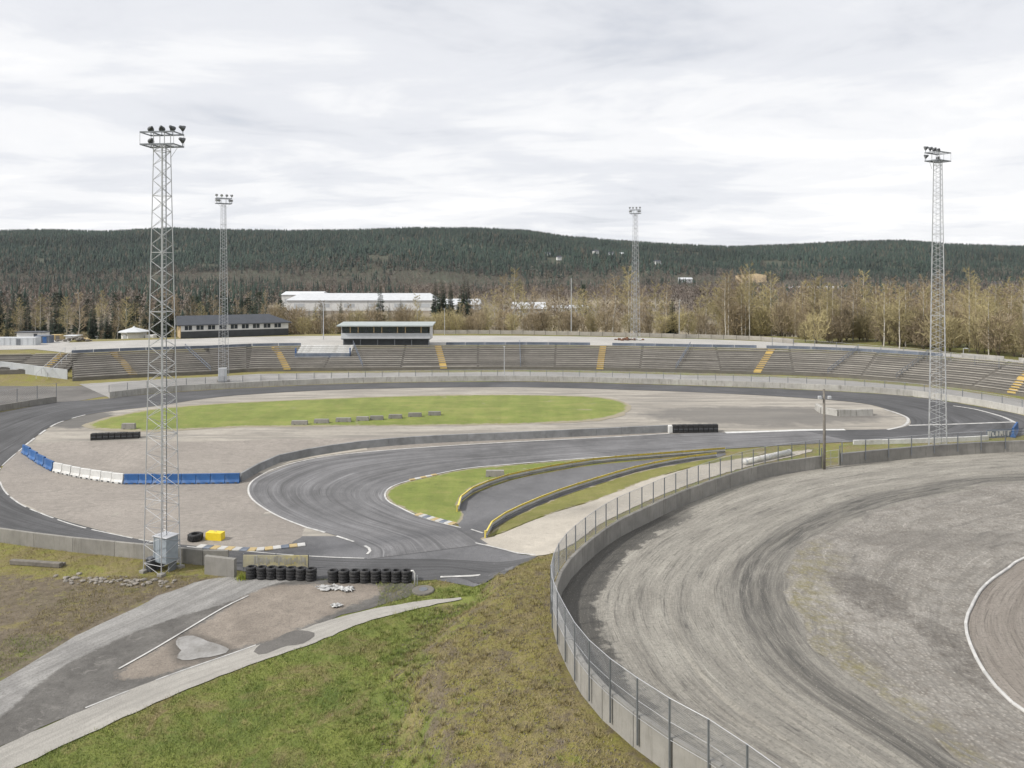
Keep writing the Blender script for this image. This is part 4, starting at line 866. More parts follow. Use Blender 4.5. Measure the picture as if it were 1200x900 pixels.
# ------------------------------------------------------------------ grandstand
ROWS, TREAD, RISE = 12, 1.12, .32
SL = np.r_[0, np.cumsum(np.linalg.norm(np.diff(STAND[:, :2], axis=0), axis=1))]
def on_stand(s, back, z=0.):
    x = np.interp(s, SL, STAND[:, 0]); y = np.interp(s, SL, STAND[:, 1])
    e = .5; dx = np.interp(s+e, SL, STAND[:, 0])-np.interp(s-e, SL, STAND[:, 0]); dy = np.interp(s+e, SL, STAND[:, 1])-np.interp(s-e, SL, STAND[:, 1])
    l = math.hypot(dx, dy); return Vector((x-dy/l*back, y+dx/l*back, z))
def s_of_px(x): return float(np.interp(x, CX+F*STAND[:, 0]/STAND[:, 1], SL))
gs0 = on_stand(SL[-1]/2, 0); gs = empty('grandstand', gs0, label='long curved open grandstand of bench rows round the far bend', cat='grandstand')
ss_ = np.linspace(0, SL[-1], 70)
for r in range(ROWS):
    vs = []; z0, z1 = .35+RISE*r, .35+RISE*(r+1); b0, b1 = TREAD*r, TREAD*(r+1)+.02
    for s in ss_:
        for (b, z) in ((b0, -.4), (b0, z1), (b1, z1), (b1, -.4)): vs.append(on_stand(s, b, z)-gs0)
    n = len(ss_); fs = [(i*4+k, i*4+(k+1) % 4, (i+1)*4+(k+1) % 4, (i+1)*4+k) for i in range(n-1) for k in range(4)]+[(0, 1, 2, 3), tuple((n-1)*4+k for k in (3, 2, 1, 0))]
    MB().add(vs, fs).build('terrace_step', M['concrete_dark'], gs)
SLANT = {157: 133, 337: 322, 520: 513, 703: 707, 887: 905, 1186: 1212, 247: 217, 425: 414, 610: 609, 792: 809, 970: 1004, 1050: 1088}     # photo x at the foot and at the top
STAIRS = [(157, 'ochre'), (337, 'stair_yellow'), (520, 'stair_yellow'), (703, 'stair_yellow'), (887, 'stair_yellow'), (1186, 'stair_yellow')]
RAILS = [247, 425, 610, 792, 970, 1050]
def s_slant(x, back):
    t = back/(TREAD*ROWS); want = x+(SLANT[x]-x)*t; c = np.linspace(0, SL[-1], 900); q = [on_stand(v, back) for v in c[::6]]; xs = np.array([CX+F*v.x/v.y for v in q]); return float(np.interp(want, xs, c[::6]))
cuts = sorted([s_of_px(x) for x in [200, 290, 380, 470, 560, 650, 750, 845, 930, 1010, 1090, 1140]]+[SL[-1]-6])
edges = [0.]+cuts+[SL[-1]]; stair_s = []
DECK = (s_of_px(338), s_of_px(404))
for k in range(len(edges)-1):
    a = edges[k]+(.75 if any(abs(edges[k]-s) < .01 for s in stair_s) else .25); b = edges[k+1]-(.75 if any(abs(edges[k+1]-s) < .01 for s in stair_s) else .25)
    for r in range(ROWS):
        if r > 5 and DECK[0] < (a+b)/2 < DECK[1]: continue
        nseg = max(1, int((b-a)/3)); vs = []; z = .35+RISE*(r+1)+.01; jit = random.uniform(-.02, .03)
        for s in np.linspace(a, b, nseg+1):
            for (bk, zz) in ((TREAD*r+.06+jit, z+.15), (TREAD*r+.48+jit, z+.15), (TREAD*r+.48+jit, z+.22), (TREAD*r+.06+jit, z+.22)): vs.append(on_stand(s, bk, zz)-gs0)
        fs = [(i*4+q, i*4+(q+1) % 4, (i+1)*4+(q+1) % 4, (i+1)*4+q) for i in range(nseg) for q in range(4)]+[(0, 1, 2, 3), tuple(nseg*4+q for q in (3, 2, 1, 0))]
        be = MB().add(vs, fs).build('bench', M[random.choice(('bench', 'bench', 'bench', 'bench2', 'bench3'))], gs) if random.random() > .03 else None
for (x, c) in STAIRS:
    for r in range(ROWS):
        for h in (0, 1):
            bk = TREAD*r+TREAD/2*h+.28; z = .35+RISE*r+RISE/2*(h+1)+.16; sv = s_slant(x, bk); p = on_stand(sv, bk); q = on_stand(sv, bk+1)
            MB().box((0, 0, 0), (1.5, .62, .3)).build('stair_step', M[c], gs, Matrix.Translation(Vector((p.x, p.y, z-.14))-gs0) @ Matrix.Rotation(math.atan2(q.y-p.y, q.x-p.x)-math.pi/2, 4, 'Z'))
for x in RAILS:
    hr = MB(); lo, hi = on_stand(s_slant(x, .1), .1, .5)-gs0, on_stand(s_slant(x, TREAD*ROWS), TREAD*ROWS, .5+RISE*ROWS)-gs0
    for h in (.55, 1.15): hr.tube([lo+Vector((0, 0, h)), hi+Vector((0, 0, h))], .06, 5)
    for t in np.linspace(0, 1, 7): p = lo.lerp(hi, t); hr.tube([p, p+Vector((0, 0, 1.15))], .055, 5)
    hr.build('hand_rail', M['blue_rail' if x != 1050 else 'galv_dark'], gs)
# short side block behind the board wall
sA, sB = Vector((-140, 143, 0)), Vector((-89, 150.3, 0)); sd = (sB-sA).normalized(); sn = Vector((-sd.y, sd.x, 0)); side_b = empty('side_stand', sB+sn*6, label='short side block of bench rows behind the grey board wall', cat='grandstand'); so = side_b.location; Ls = (sB-sA).length
for r in range(4, ROWS):
    Mx = Matrix.Translation(sA+sd*Ls/2+sn*(TREAD*(r+.5))-so) @ Matrix.Rotation(math.atan2(sd.y, sd.x), 4, 'Z')
    MB().box((0, 0, (.35+RISE*(r+1))/2-.2), (Ls, TREAD+.02, .35+RISE*(r+1)+.4)).build('terrace_step', M['concrete_dark'], side_b, Mx)
    for k in range(5):
        if k == 3 and r % 3 == 1: continue
        MB().box(((k-2)*Ls/5, -.3, .35+RISE*(r+1)+.19), (Ls/5-(1.6 if k == 4 else .3), .42, .07)).build('bench', M['bench'], side_b, Mx)
    MB().box((Ls*.415, -.1, .35+RISE*(r+1)+.02), (1.4, .9, .3)).build('stair_step', M['stair_yellow'], side_b, Mx)
hr = MB()
for xo in (-.4, 1.6):
    a_, b_2 = sA+sd*(Ls*.93+xo)+sn*.4-so+Vector((0, 0, .6)), sA+sd*(Ls*.93+xo)+sn*TREAD*ROWS-so+Vector((0, 0, .6+RISE*ROWS))
    hr.tube([a_+Vector((0, 0, 1.1)), b_2+Vector((0, 0, 1.1))], .05, 5)
    for t in np.linspace(0, 1, 7): q_ = a_.lerp(b_2, t); hr.tube([q_, q_+Vector((0, 0, 1.1))], .045, 5)
hr.build('hand_rail', M['galv'], side_b)
# blue back board along the top
for (xa, xb, mt, hh) in ((-1, 337, 'blue_rail', .75), (520, 690, 'blue_rail', .75), (716, 893, 'blue_rail', .75), (905, 1080, 'blue_rail', .75)):
    sa = 0 if xa < 0 else s_of_px(xa); sb_ = s_of_px(xb); n = max(2, int((sb_-sa)/4))
    for i in range(n):
        a = on_stand(sa+(sb_-sa)*i/n+.03, TREAD*ROWS+.2); b = on_stand(sa+(sb_-sa)*(i+1)/n-.03, TREAD*ROWS+.2); d = b-a; m_ = (a+b)/2
        MB().box((0, 0, hh/2), (d.length, .08, hh), 0, .01).build('back_board', M[mt], gs, Matrix.Translation(Vector((m_.x, m_.y, .4+RISE*ROWS))-gs0) @ Matrix.Rotation(math.atan2(d.y, d.x), 4, 'Z'))
for (xa, xb) in ((1098, 1134), (1146, 1180)):
    a = on_stand(s_of_px(xa), TREAD*ROWS+.3); b = on_stand(s_of_px(xb), TREAD*ROWS+.3); d = b-a; m_ = (a+b)/2
    MB().box((0, 0, .5), (d.length, .15, 1.05), 0, .02).build('cream_panel', M['concrete_pale'], gs, Matrix.Translation(Vector((m_.x, m_.y, .4+RISE*ROWS))-gs0) @ Matrix.Rotation(math.atan2(d.y, d.x), 4, 'Z'))
# white covered deck with blue skirt
dk0 = on_stand(sum(DECK)/2, TREAD*6, .35+RISE*6); dk = empty('covered_deck', dk0, label='white covered seating deck with blue skirt left of the press box', cat='deck')
for r in range(6, ROWS):
    a = on_stand(DECK[0], TREAD*r+.5); b = on_stand(DECK[1], TREAD*r+.5); d = b-a; m_ = (a+b)/2; z = .35+RISE*(r+1)
    MB().box((0, .05, .15), (d.length, TREAD-.05, .3), 0, .03).build('white_cover', M['white'], dk, Matrix.Translation(Vector((m_.x, m_.y, z))-dk0) @ Matrix.Rotation(math.atan2(d.y, d.x), 4, 'Z'))
a = on_stand(DECK[0], TREAD*6-.15); b = on_stand(DECK[1], TREAD*6-.15); d = b-a; m_ = (a+b)/2; Md = Matrix.Translation(Vector((m_.x, m_.y, 2.15))-dk0) @ Matrix.Rotation(math.atan2(d.y, d.x), 4, 'Z')
MB().box((0, 0, .6), (d.length, .1, 1.1), 0, .02).build('skirt', M['blue_rail'], dk, Md)
for x in (-.5, .5): MB().box((x*d.length, .6, 1.1), (.14, 1.1, 2.3), 0, .02).build('end_panel', M['blue'], dk, Md)

# press box
xa, xb = 400, 504; Yf = 181.; pa, pb = at_Y(xa, 397.5, Yf), at_Y(xb, 397, Yf); zf = pa[2]; Wd = pb[0]-pa[0]
pbx = empty('press_box', ((pa[0]+pb[0])/2, Yf, zat((pa[0]+pb[0])/2, Yf+3)), label='raised glazed press box with flat pale roof above the stand', cat='press box'); dz = zf-pbx.location.z
MB().box((0, 2.9, dz+.05), (Wd, 5.8, .25)).build('floor', M['wall_dark'], pbx)
MB().box((0, -.03, dz+.78), (Wd+.1, .14, 1.3), 0, .02).build('front_panel', M['wall_grey'], pbx)
for sx in (-1, 1): MB().box((sx*(Wd/2-.04), 2.9, dz+1.6), (.14, 5.6, 3.1)).build('side_wall', M['wall_white'], pbx)
MB().box((0, 5.7, dz+1.6), (Wd-.3, .14, 3.0)).build('back_wall', M['wood_panel'], pbx)
nw = 11
for i in range(nw):
    x0 = -Wd/2+.25+(Wd-.5)*(i+.5)/nw; w = MB().box((x0, .04, dz+2.2), ((Wd-.5)/nw-.28, .06, 1.3)).build('window', M['window'], pbx)
    MB().box((x0-(Wd-.5)/nw/2, .02, dz+2.2), (.22, .16, 1.5)).build('mullion', M['wood_panel' if i % 3 else 'wall_dark'], pbx)
MB().prism([(-Wd/2-.9, 0), (Wd/2+.7, 0), (Wd/2+.7, .26), (-Wd/2-.9, .26)], -1.1, 6.6, Matrix.Translation((0, 0, dz+3.1)) @ Matrix.Rotation(R(3.5), 4, 'X')).build('roof', M['press_roof'], pbx)
MB().box((0, 1.2, dz/2-.6), (Wd-.6, .3, dz+1.2)).build('underside_shade', M['wall_dark'], pbx)  # dark infill added to stand in for the shade under the box
for x in np.linspace(-Wd/2+.4, Wd/2-.4, 6): MB().box((x, .6, dz/2-1.2), (.2, .2, dz+2.4)).build('support', M['galv_dark'], pbx)

# ------------------------------------------------------------------ buildings and boxes on the terrace
def far_fence(P, h, label, mat, n=None):
    P = resample(catmull(P, 4), 3.2); b0 = Vector(P[0]); b0.z = zat(*P[0][:2]); root = empty('boundary_fence', b0, label=label, cat='fence')
    pm = MB().box((0, 0, h/2), (.12, .12, h+.2)).me('fence_post', M['wood'])
    for i, p in enumerate(P):
        z = zat(*p[:2]); obj('fence_post', pm, root, Matrix.Translation(Vector((p[0], p[1], z))-b0))
        if i < len(P)-1:
            q = P[i+1]; d = q[:2]-p[:2]; L = np.linalg.norm(d); m_ = (p+q)/2
            MB().box((0, 0, h*.5), (L-.14, .06, h*.86)).build('fence_board', M[mat], root, Matrix.Translation(Vector((m_[0], m_[1], zat(*m_[:2])+random.uniform(-.05, .05)))-b0) @ Matrix.Rotation(math.atan2(d[1], d[0]), 4, 'Z'))
far_fence(gps([(508, 391.5), (600, 392), (700, 394), (800, 396.5), (880, 399), (930, 403)]), 1.25, 'pale weathered board fence along the back of the terrace', 'bench')
fence('terrace_fence', gps([(905, 408), (980, 413), (1060, 420), (1130, 428), (1200, 437)]), 0, 2.2, 4.5, 'tall wire fence behind the right stand', .4, .008, .05, 0, z='ground', rails=(1.,))
fence('terrace_fence', gps([(0, 398), (60, 397), (120, 395), (200, 393)]), 0, 2.2, 5, 'wire fence behind the huts at far left', .4, .008, .05, 0, z='ground', rails=(1.,))
# long dark-roofed clubhouse
A = at_z(212, 397, 4.3); B = at_z(338, 392.5, 4.3); d = B-A; L = np.hypot(d[0], d[1]); ang = math.atan2(d[1], d[0])
ch = empty('clubhouse', (A[0], A[1], zat(A[0], A[1])), ang, label='long single-storey building with dark hipped roof on the terrace', cat='building'); D_, h_ = 9., 3.6
MB().box((L/2, D_/2, .9), (L, D_, 1.9)).build('lower_wall', M['wall_dark'], ch); MB().box((L/2, D_/2, 2.8), (L-.06, D_-.06, 1.9)).build('upper_wall', M['wall_white'], ch)
MB().box((-.06, D_/2, 1.9), (.14, D_-.2, 3.7)).build('gable_wall', M['wood_panel'], ch)
MB().add([(-.8, -.8, h_), (L+.8, -.8, h_), (L+.8, D_+.8, h_), (-.8, D_+.8, h_), (-.8, D_/2, h_+2.2), (L-4.5, D_/2, h_+2.2), (-.8, -.8, h_-.2), (L+.8, -.8, h_-.2), (L+.8, D_+.8, h_-.2), (-.8, D_+.8, h_-.2)],
         [(0, 1, 5, 4), (2, 3, 4, 5), (1, 2, 5), (0, 4, 3), (0, 6, 7, 1), (1, 7, 8, 2), (2, 8, 9, 3), (3, 9, 6, 0), (6, 9, 8, 7)]).build('roof', M['roof_dark'], ch)
for i in range(9):
    x0 = 1.8+i*(L-3)/8.6; w = MB().box((x0, .0, 2.75), (1.75, .1, 1.1)).build('window', M['window'], ch); MB().box((x0, -.06, 2.75), (.09, .04, 1.1)).build('frame', M['wall_white'], w)
w = MB().box((-.16, D_*.45, 2.6), (.06, 2.2, 1.2)).build('window', M['window'], ch); MB().box((-.2, D_*.45, 2.6), (.04, .1, 1.2)).build('frame', M['wall_white'], w)
# round white hut
P = at_z(150, 391, 4.3); hu = empty('white_hut', (P[0], P[1]+3.5, zat(P[0], P[1]+3.5)), label='small white octagonal hut with pointed roof on the terrace', cat='hut')
MB().lathe([(3.5, -.2), (3.5, 2.8)], 8).build('wall', M['wall_white'], hu); MB().lathe([(4.3, 2.7), (4.3, 2.95), (.5, 4.0), (.0, 4.5)], 8).build('roof', M['roof_light'], hu)
MB().box((-1, -3.32, 1.1), (1, .12, 2.1)).build('door', M['wall_grey'], hu)
MB().box((4.8, .2, .8), (2.4, 2.2, 2.2), 0, .05).build('annex', M['wall_white'], hu)
def cabin(name, x, y, dims, rz, mats, label, cat, roof=True):
    P = at_z(x, y, 4.3); o = empty(name, (P[0], P[1]+dims[1]/2, zat(P[0], P[1]+dims[1]/2)), rz, label=label, cat=cat)
    MB().box((0, 0, dims[2]/2-.1), (dims[0], dims[1], dims[2]+.2), 0, .04).build('body', M[mats[0]], o)
    for k in np.linspace(-dims[0]/2+.5, dims[0]/2-.5, max(3, int(dims[0]/1.2))): MB().box((k, -dims[1]/2-.02, dims[2]/2), (.12, .06, dims[2]*.9)).build('rib', M[mats[0]], o)
    if roof: MB().box((0, 0, dims[2]+.1), (dims[0]+.8, dims[1]+.8, .2), 0, .04).build('roof', M[mats[1]], o)
    MB().box((dims[0]*.2, -dims[1]/2-.05, dims[2]*.45), (.9, .05, dims[2]*.8)).build('door', M[mats[1]], o)
cabin('grey_container', 8, 405, (13, 2.4, 1.9), .05, ('wall_grey', 'galv_dark'), 'long grey container at the far left of the terrace', 'container', False)
cabin('blue_container', 48.5, 402.5, (3.2, 2.6, 1.9), .1, ('blue_rail', 'blue'), 'small dark blue container beside the grey one', 'container', False)
cabin('ticket_booth', 35, 395, (7, 3, 2.2), .05, ('wall_white', 'roof_dark'), 'white booth with flat dark roof behind the containers', 'booth')
cabin('yellow_skip', 64, 399, (2.4, 2, 1.5), .2, ('ochre', 'wood'), 'ochre box-shaped skip beside the rubble heap', 'skip', False)
cabin('white_shed', 83, 391, (3, 2.4, 1.8), 0, ('wall_white', 'roof_light'), 'tiny white shed behind the rubble heap', 'shed')
def rocks(name, px, n, spread, size, mat, label, cat, zoff=0, seed=1, flat=.6, pile=0.):
    rr = random.Random(seed); P = gp(*px) if not isinstance(px[0], float) else np.array(px); o = empty(name, tuple(P), label=label, cat=cat); protos = []
    for k in range(4):
        bm = bmesh.new(); bmesh.ops.create_icosphere(bm, subdivisions=1, radius=1)
        for v in bm.verts: v.co *= rr.uniform(.7, 1.15)
        me = bpy.data.meshes.new('rock'); bm.to_mesh(me); bm.free(); me.materials.append(M[mat]); protos.append(me)
    for k in range(n):
        a, q = rr.gauss(0, 1)*.5*spread[0], rr.gauss(0, 1)*.5*spread[1]; s = size*rr.uniform(.4, 1.2)
        ca, sa = math.cos(spread[2]), math.sin(spread[2]); x, y = P[0]+a*ca-q*sa, P[1]+a*sa+q*ca
        hgt = pile*max(0, 1-math.hypot(a/spread[0], q/spread[1])/1.1)
        z = zat(x, y)+s*.25+hgt*rr.uniform(.4, 1)
        obj('rock', protos[k % 4], o, Matrix.Translation(Vector((x, y, z))-o.location) @ Matrix.Rotation(rr.uniform(0, 6), 4, 'Z') @ Matrix.Rotation(rr.uniform(-.3, .3), 4, 'X') @ Matrix.Diagonal((s, s*rr.uniform(.6, 1), s*flat, 1)))
    return o
rocks('rubble_heap', (88, 400), 40, (4.2, 1.6, .05), .6, 'wood', 'dark heap of rubble on the terrace by the ochre skip', 'rubble', seed=3, pile=1.1)
rocks('rubble_heap', (100, 399.5), 26, (1.6, 1.2, 0), .5, 'ochre', 'sandy heap beside the dark rubble on the terrace', 'rubble', seed=5, pile=.8)
rocks('scrap_pile', (735, 399), 30, (3.2, 1.2, 0), .5, 'rust', 'rusty scrap pile at the foot of the terrace mast', 'scrap', seed=8, pile=.6)
rocks('stone_scatter', (110, 680), 60, (4.4, .8, -.14), .24, 'stone', 'pale broken stones lying in the dry grass', 'stones', seed=2, flat=.55)
rocks('stone_scatter', (168, 684), 30, (2.4, .7, -.1), .24, 'stone', 'pale stones in the grass just left of the nearest mast', 'stones', seed=4, flat=.55)

# ------------------------------------------------------------------ trackside objects
P1, P2 = gp(13, 661), gp(72, 665); dd = P2-P1
lg = empty('timber_beam', tuple(P1), math.atan2(dd[1], dd[0]), label='grey timber beam lying in the dry grass', cat='beam')
Lb = float(np.hypot(dd[0], dd[1])); MB().box((Lb/2, 0, .2), (Lb, .42, .4), 0, .05).build('beam', M['wood'], lg); MB().box((Lb/2+.6, .4, .14), (Lb-1.2, .3, .26), 0, .04).build('plank', M['wood'], lg)
# tyres
def tyre_me(ro, h, name='tyre'):
    ri = ro*.55; pr = [(ri, h*.1), (ri+.03*ro, 0), (ro*.86, 0), (ro*.97, h*.12), (ro, h*.28), (ro, h*.45), (ro*.975, h*.47), (ro*.975, h*.53), (ro, h*.55), (ro, h*.72), (ro*.97, h*.88), (ro*.86, h), (ri+.03*ro, h), (ri, h*.9), (ri, h*.1)]
    return MB().lathe(pr, 20).me(name, M['rubber'], False)
ty = tyre_me(.435, .232)
def tyre_stack(x, yb, label, group):
    P = gp(x, yb); o = empty('tyre_stack', (P[0], P[1]+.4, zat(P[0], P[1]+.4)+.03), label=label, cat='tyre stack', group=group)
    for k in range(4): obj('tyre', ty, o, Matrix.Translation((random.uniform(-.018, .018), random.uniform(-.02, .02), k*.232)) @ Matrix.Rotation(random.uniform(0, 6), 4, 'Z'))
for i, (x, y) in enumerate(zip((292.5, 305, 316.5, 328, 339.7, 351.3, 363.3), (680, 680.3, 680.6, 681, 681.3, 681.7, 682.3))):
    tyre_stack(x, y, f'{ORD[i]} tyre stack from the wing wall, in the row below the faded sign', 'tyre stacks below the faded sign')
for i, (x, y) in enumerate(zip((389, 401.6, 414.6, 427, 439.5, 451.6, 463.6, 475.8), (684.6,)*8)):
    tyre_stack(x, y, f'{ORD[7-i]} tyre stack from the white stand pipe, in the row above the torn plastic', 'tyre stacks above the torn plastic')
P = gp(225.3, 636.5); o = empty('tractor_tyre', (P[0], P[1]+.7, P[2]+.05), label='single large tractor tyre lying flat at the gravel edge', cat='tyre')
obj('tyre', tyre_me(.66, .6), o)
b_ = MB()
for k in range(24): b_.box((0, 0, 0), (.05, .1, .5), M=Matrix.Rotation(k*math.pi/12, 4, 'Z') @ Matrix.Translation((.655, 0, .3)) @ Matrix.Rotation(.4 if k % 2 else -.4, 4, 'X'))
b_.build('tread_lug', M['rubber'], o)
P = gp(250, 634.5); o = empty('yellow_block', (P[0], P[1]+.45, P[2]+.04), -.16, label='bright yellow concrete block at the gravel edge', cat='block')
MB().prism([(-.78, 0), (.78, 0), (.76, .68), (-.76, .68)], -.36, .36).build('body', M['yellow_bright'], o); MB().tube([(-.12, 0, .66), (-.1, 0, .76), (.1, 0, .76), (.12, 0, .66)], .02, 5).build('lifting_eye', M['galv_dark'], o)
# plastic track barriers
def barrier_me(L, mat, h=1.1):
    b = MB().prism([(-.3, 0), (.3, 0), (.3, .16), (.17, .42), (.12, h-.03), (.09, h), (-.09, h), (-.12, h-.03), (-.17, .42), (-.3, .16)], -L/2+.03, L/2-.03)
    return b.me('body', mat)
def barrier_line(px, n, mat, name, lab, group, count_from):
    P = resample(catmull(gps(px), 6), n=n+1)
    for i in range(n):
        a, b = P[i], P[i+1]; d = b[:2]-a[:2]; L = float(np.linalg.norm(d)); m_ = (a+b)/2; j = i if count_from == 'L' else n-1-i
        o = empty(name, (m_[0], m_[1], zat(*m_[:2])+.03), math.atan2(d[1], d[0])-math.pi/2+random.uniform(-.03, .03), label=lab.format(ORD[j]), cat='barrier', group=group)
        obj('body', barrier_me(L, M[mat]), o)
        for y in (-.28*L, .28*L): MB().box((.315, y, .1), (.04, .3, .12)).build('fork_slot', M['lamp_body'], o)
        MB().box((0, -L/2+.02, .55), (.1, .05, .9)).build('joint', M[mat], o)
barrier_line([(27.5, 530.5), (45, 542.5), (63, 552.5)], 4, 'blue', 'blue_barrier', '{} blue plastic barrier from the track edge, in the short curved row', 'blue barriers in the short curved row', 'L')
barrier_line([(63.5, 552.7), (100, 560.5), (145, 567)], 7, 'white', 'white_barrier', '{} white plastic barrier counted from the short blue row', 'white plastic barriers on the gravel bed', 'L')
barrier_line([(146, 567), (210, 567), (281, 566)], 8, 'blue', 'blue_barrier', '{} blue plastic barrier from the white ones, in the straight row', 'blue barriers in the straight row', 'L')
# concrete blocks
def block(x0, x1, yb, label, group=None, h=.58, dp=.55, mat='concrete', name='concrete_block', rz=0):
    a, b = gp(x0, yb), gp(x1, yb); L = b[0]-a[0]; o = empty(name, ((a[0]+b[0])/2, a[1]+dp/2, zat((a[0]+b[0])/2, a[1])+.04), rz, label=label, cat='block', group=group)
    MB().prism([(-L/2, 0), (L/2, 0), (L/2-.06, h), (-L/2+.06, h)], -dp/2, dp/2).build('body', M[mat], o)
    for x in (-L*.28, L*.28): MB().box((x, -dp/2-.005, .06), (.22, .03, .14)).build('lifting_slot', M['wood'], o)
for i, (a, b, y) in enumerate(((341, 360, 498.3), (367.5, 385, 496.5), (393, 411, 495), (417, 432, 493.5), (433, 449, 492.6), (455, 471, 491), (478, 494, 489), (501.5, 516.5, 487.3))):
    block(a, b, y, f'{ORD[i]} pale concrete block from the left end of the row on the infield grass', 'concrete blocks on the infield grass')
block(142, 157.5, 503.5, 'lone concrete block at the left tip of the infield grass', h=.8)
block(569, 591, 559.3, 'lone concrete block on the hairpin grass island', h=.7)
def dark_row(px0, px1, n, label, name, h, mat, ends=None):
    a, b = gp(*px0), gp(*px1); d = b[:2]-a[:2]; L = float(np.linalg.norm(d)); o = empty(name, tuple(a), math.atan2(d[1], d[0]), label=label, cat='barrier')
    for i in range(n):
        MB().box(((i+.5)*L/n, .35, h/2), (L/n-.03, .7, h+.02*(i % 3)), 0, .06).build('section', M[mat], o)
        MB().box(((i+.5)*L/n, -.015, h*.5), (L/n-.15, .03, h*.12)).build('strap', M['lamp_body'], o)
    return o
dark_row((105.5, 516.5), (163, 514), 8, 'low black rubber-faced barrier on the dirt left of the grass oval', 'rubber_barrier', .92, 'rubber')
tb = dark_row((789, 508), (842, 507), 9, 'black wrapped tyre barrier at the end of the curved grey barrier', 'tyre_barrier', 1.15, 'rubber')
MB().box((-.35, .35, .55), (.6, .7, 1.05), 0, .08).build('white_end', M['white'], tb)
wall('white_barrier_wall', gps([(957, 480), (966, 485.5), (985, 487.5), (1022, 486.5)]), .95, .5, 2.6, M['concrete_pale'], 'white curved barrier inside the far right bend', cat='barrier', taper=.1)
wall('low_white_wall', gps([(1000, 521), (1060, 519.5), (1120, 517.5), (1158, 515.5)]), .6, .3, 4, M['white'], 'low white wall behind the straight oval wall', cat='barrier')
# lettered board and blue barrier at the far right bend
a, b = gp(1156, 514), gp(1186, 512); lb = empty('advert_board', tuple(a), math.atan2(*(b-a)[[1, 0]]), label='blue board with white lettering marks at the far right bend', cat='sign'); L = float(np.hypot(*(b-a)[:2]))
MB().box((L/2, 0, .62), (L, .08, 1.1), 0, .01).build('panel', M['blue_rail'], lb)
for i, (x, w, h_, z) in enumerate(((.06, .05, .7, .62), (.13, .05, .7, .62), (.17, .06, .16, .88), (.24, .06, .5, .55), (.28, .08, .15, .35), (.4, .09, .6, .62), (.52, .04, .65, .6), (.57, .04, .45, .7), (.62, .04, .65, .6), (.72, .08, .55, .62), (.84, .05, .65, .6), (.9, .07, .16, .86))):
    MB().box((x*L, -.05, z), (w*L, .02, h_)).build('lettering', M['white'], lb)
a, b = gp(1187, 513), gp(1192, 503); d = b-a; bb = empty('blue_end_barrier', tuple(a), math.atan2(d[1], d[0]), label='blue end barrier beside the lettered board', cat='barrier')
L = float(np.hypot(d[0], d[1]))
for i in range(3): obj('section', barrier_me(L/3, M['blue'], 1.3), bb, Matrix.Translation(((i+.5)*L/3, 0, .03)) @ Matrix.Rotation(math.pi/2, 4, 'Z'))
# white pipe behind the near fence
a, b = gp(872, 545), gp(926, 533); d = b-a; L = float(np.linalg.norm(d[:2])); o = empty('white_pipe', (a[0], a[1], zat(a[0], a[1])+.35), math.atan2(d[1], d[0]), label='long white pipe lying behind the curved fence', cat='pipe')
dzp = zat(b[0], b[1])-zat(a[0], a[1]); MB().tube([(0, 0, 0), (L/2, 0, dzp/2), (L, 0, dzp)], .36, 12).build('pipe', M['white'], o, smooth=True)
for t in (.02, .5, .98): MB().tube([(L*t-.08, 0, dzp*t), (L*t+.08, 0, dzp*t)], .4, 12).build('collar', M['wall_grey'], o)
# faded sign behind the tyres
a, b = gp(285, 668), gp(361, 668.5); d = b-a; L = float(np.linalg.norm(d[:2])); o = empty('faded_sign', (a[0], a[1], zat(a[0], a[1])), math.atan2(d[1], d[0]), label='low faded yellowish sign panel behind the first tyre row', cat='sign')
MB().box((L/2, 0, .75), (L, .06, 1.0), 0, .01).build('panel', mat_plain('faded_sign_paint', (.42, .39, .28), .25, .9, .8, dirt=(.50, .42, .12)), o)
rr = random.Random(5)
for i in range(26):
    x = .18*L+i*.031*L; MB().box((x, -.04, .82+rr.uniform(-.1, .1)), (.05+rr.random()*.07, .012, .3+rr.random()*.4), M=None).build('lettering', M['concrete_pale'], o)
for x in (0, L/2, L): MB().box((x, .07, .65), (.08, .08, 1.4)).build('sign_post', M['galv_dark'], o)
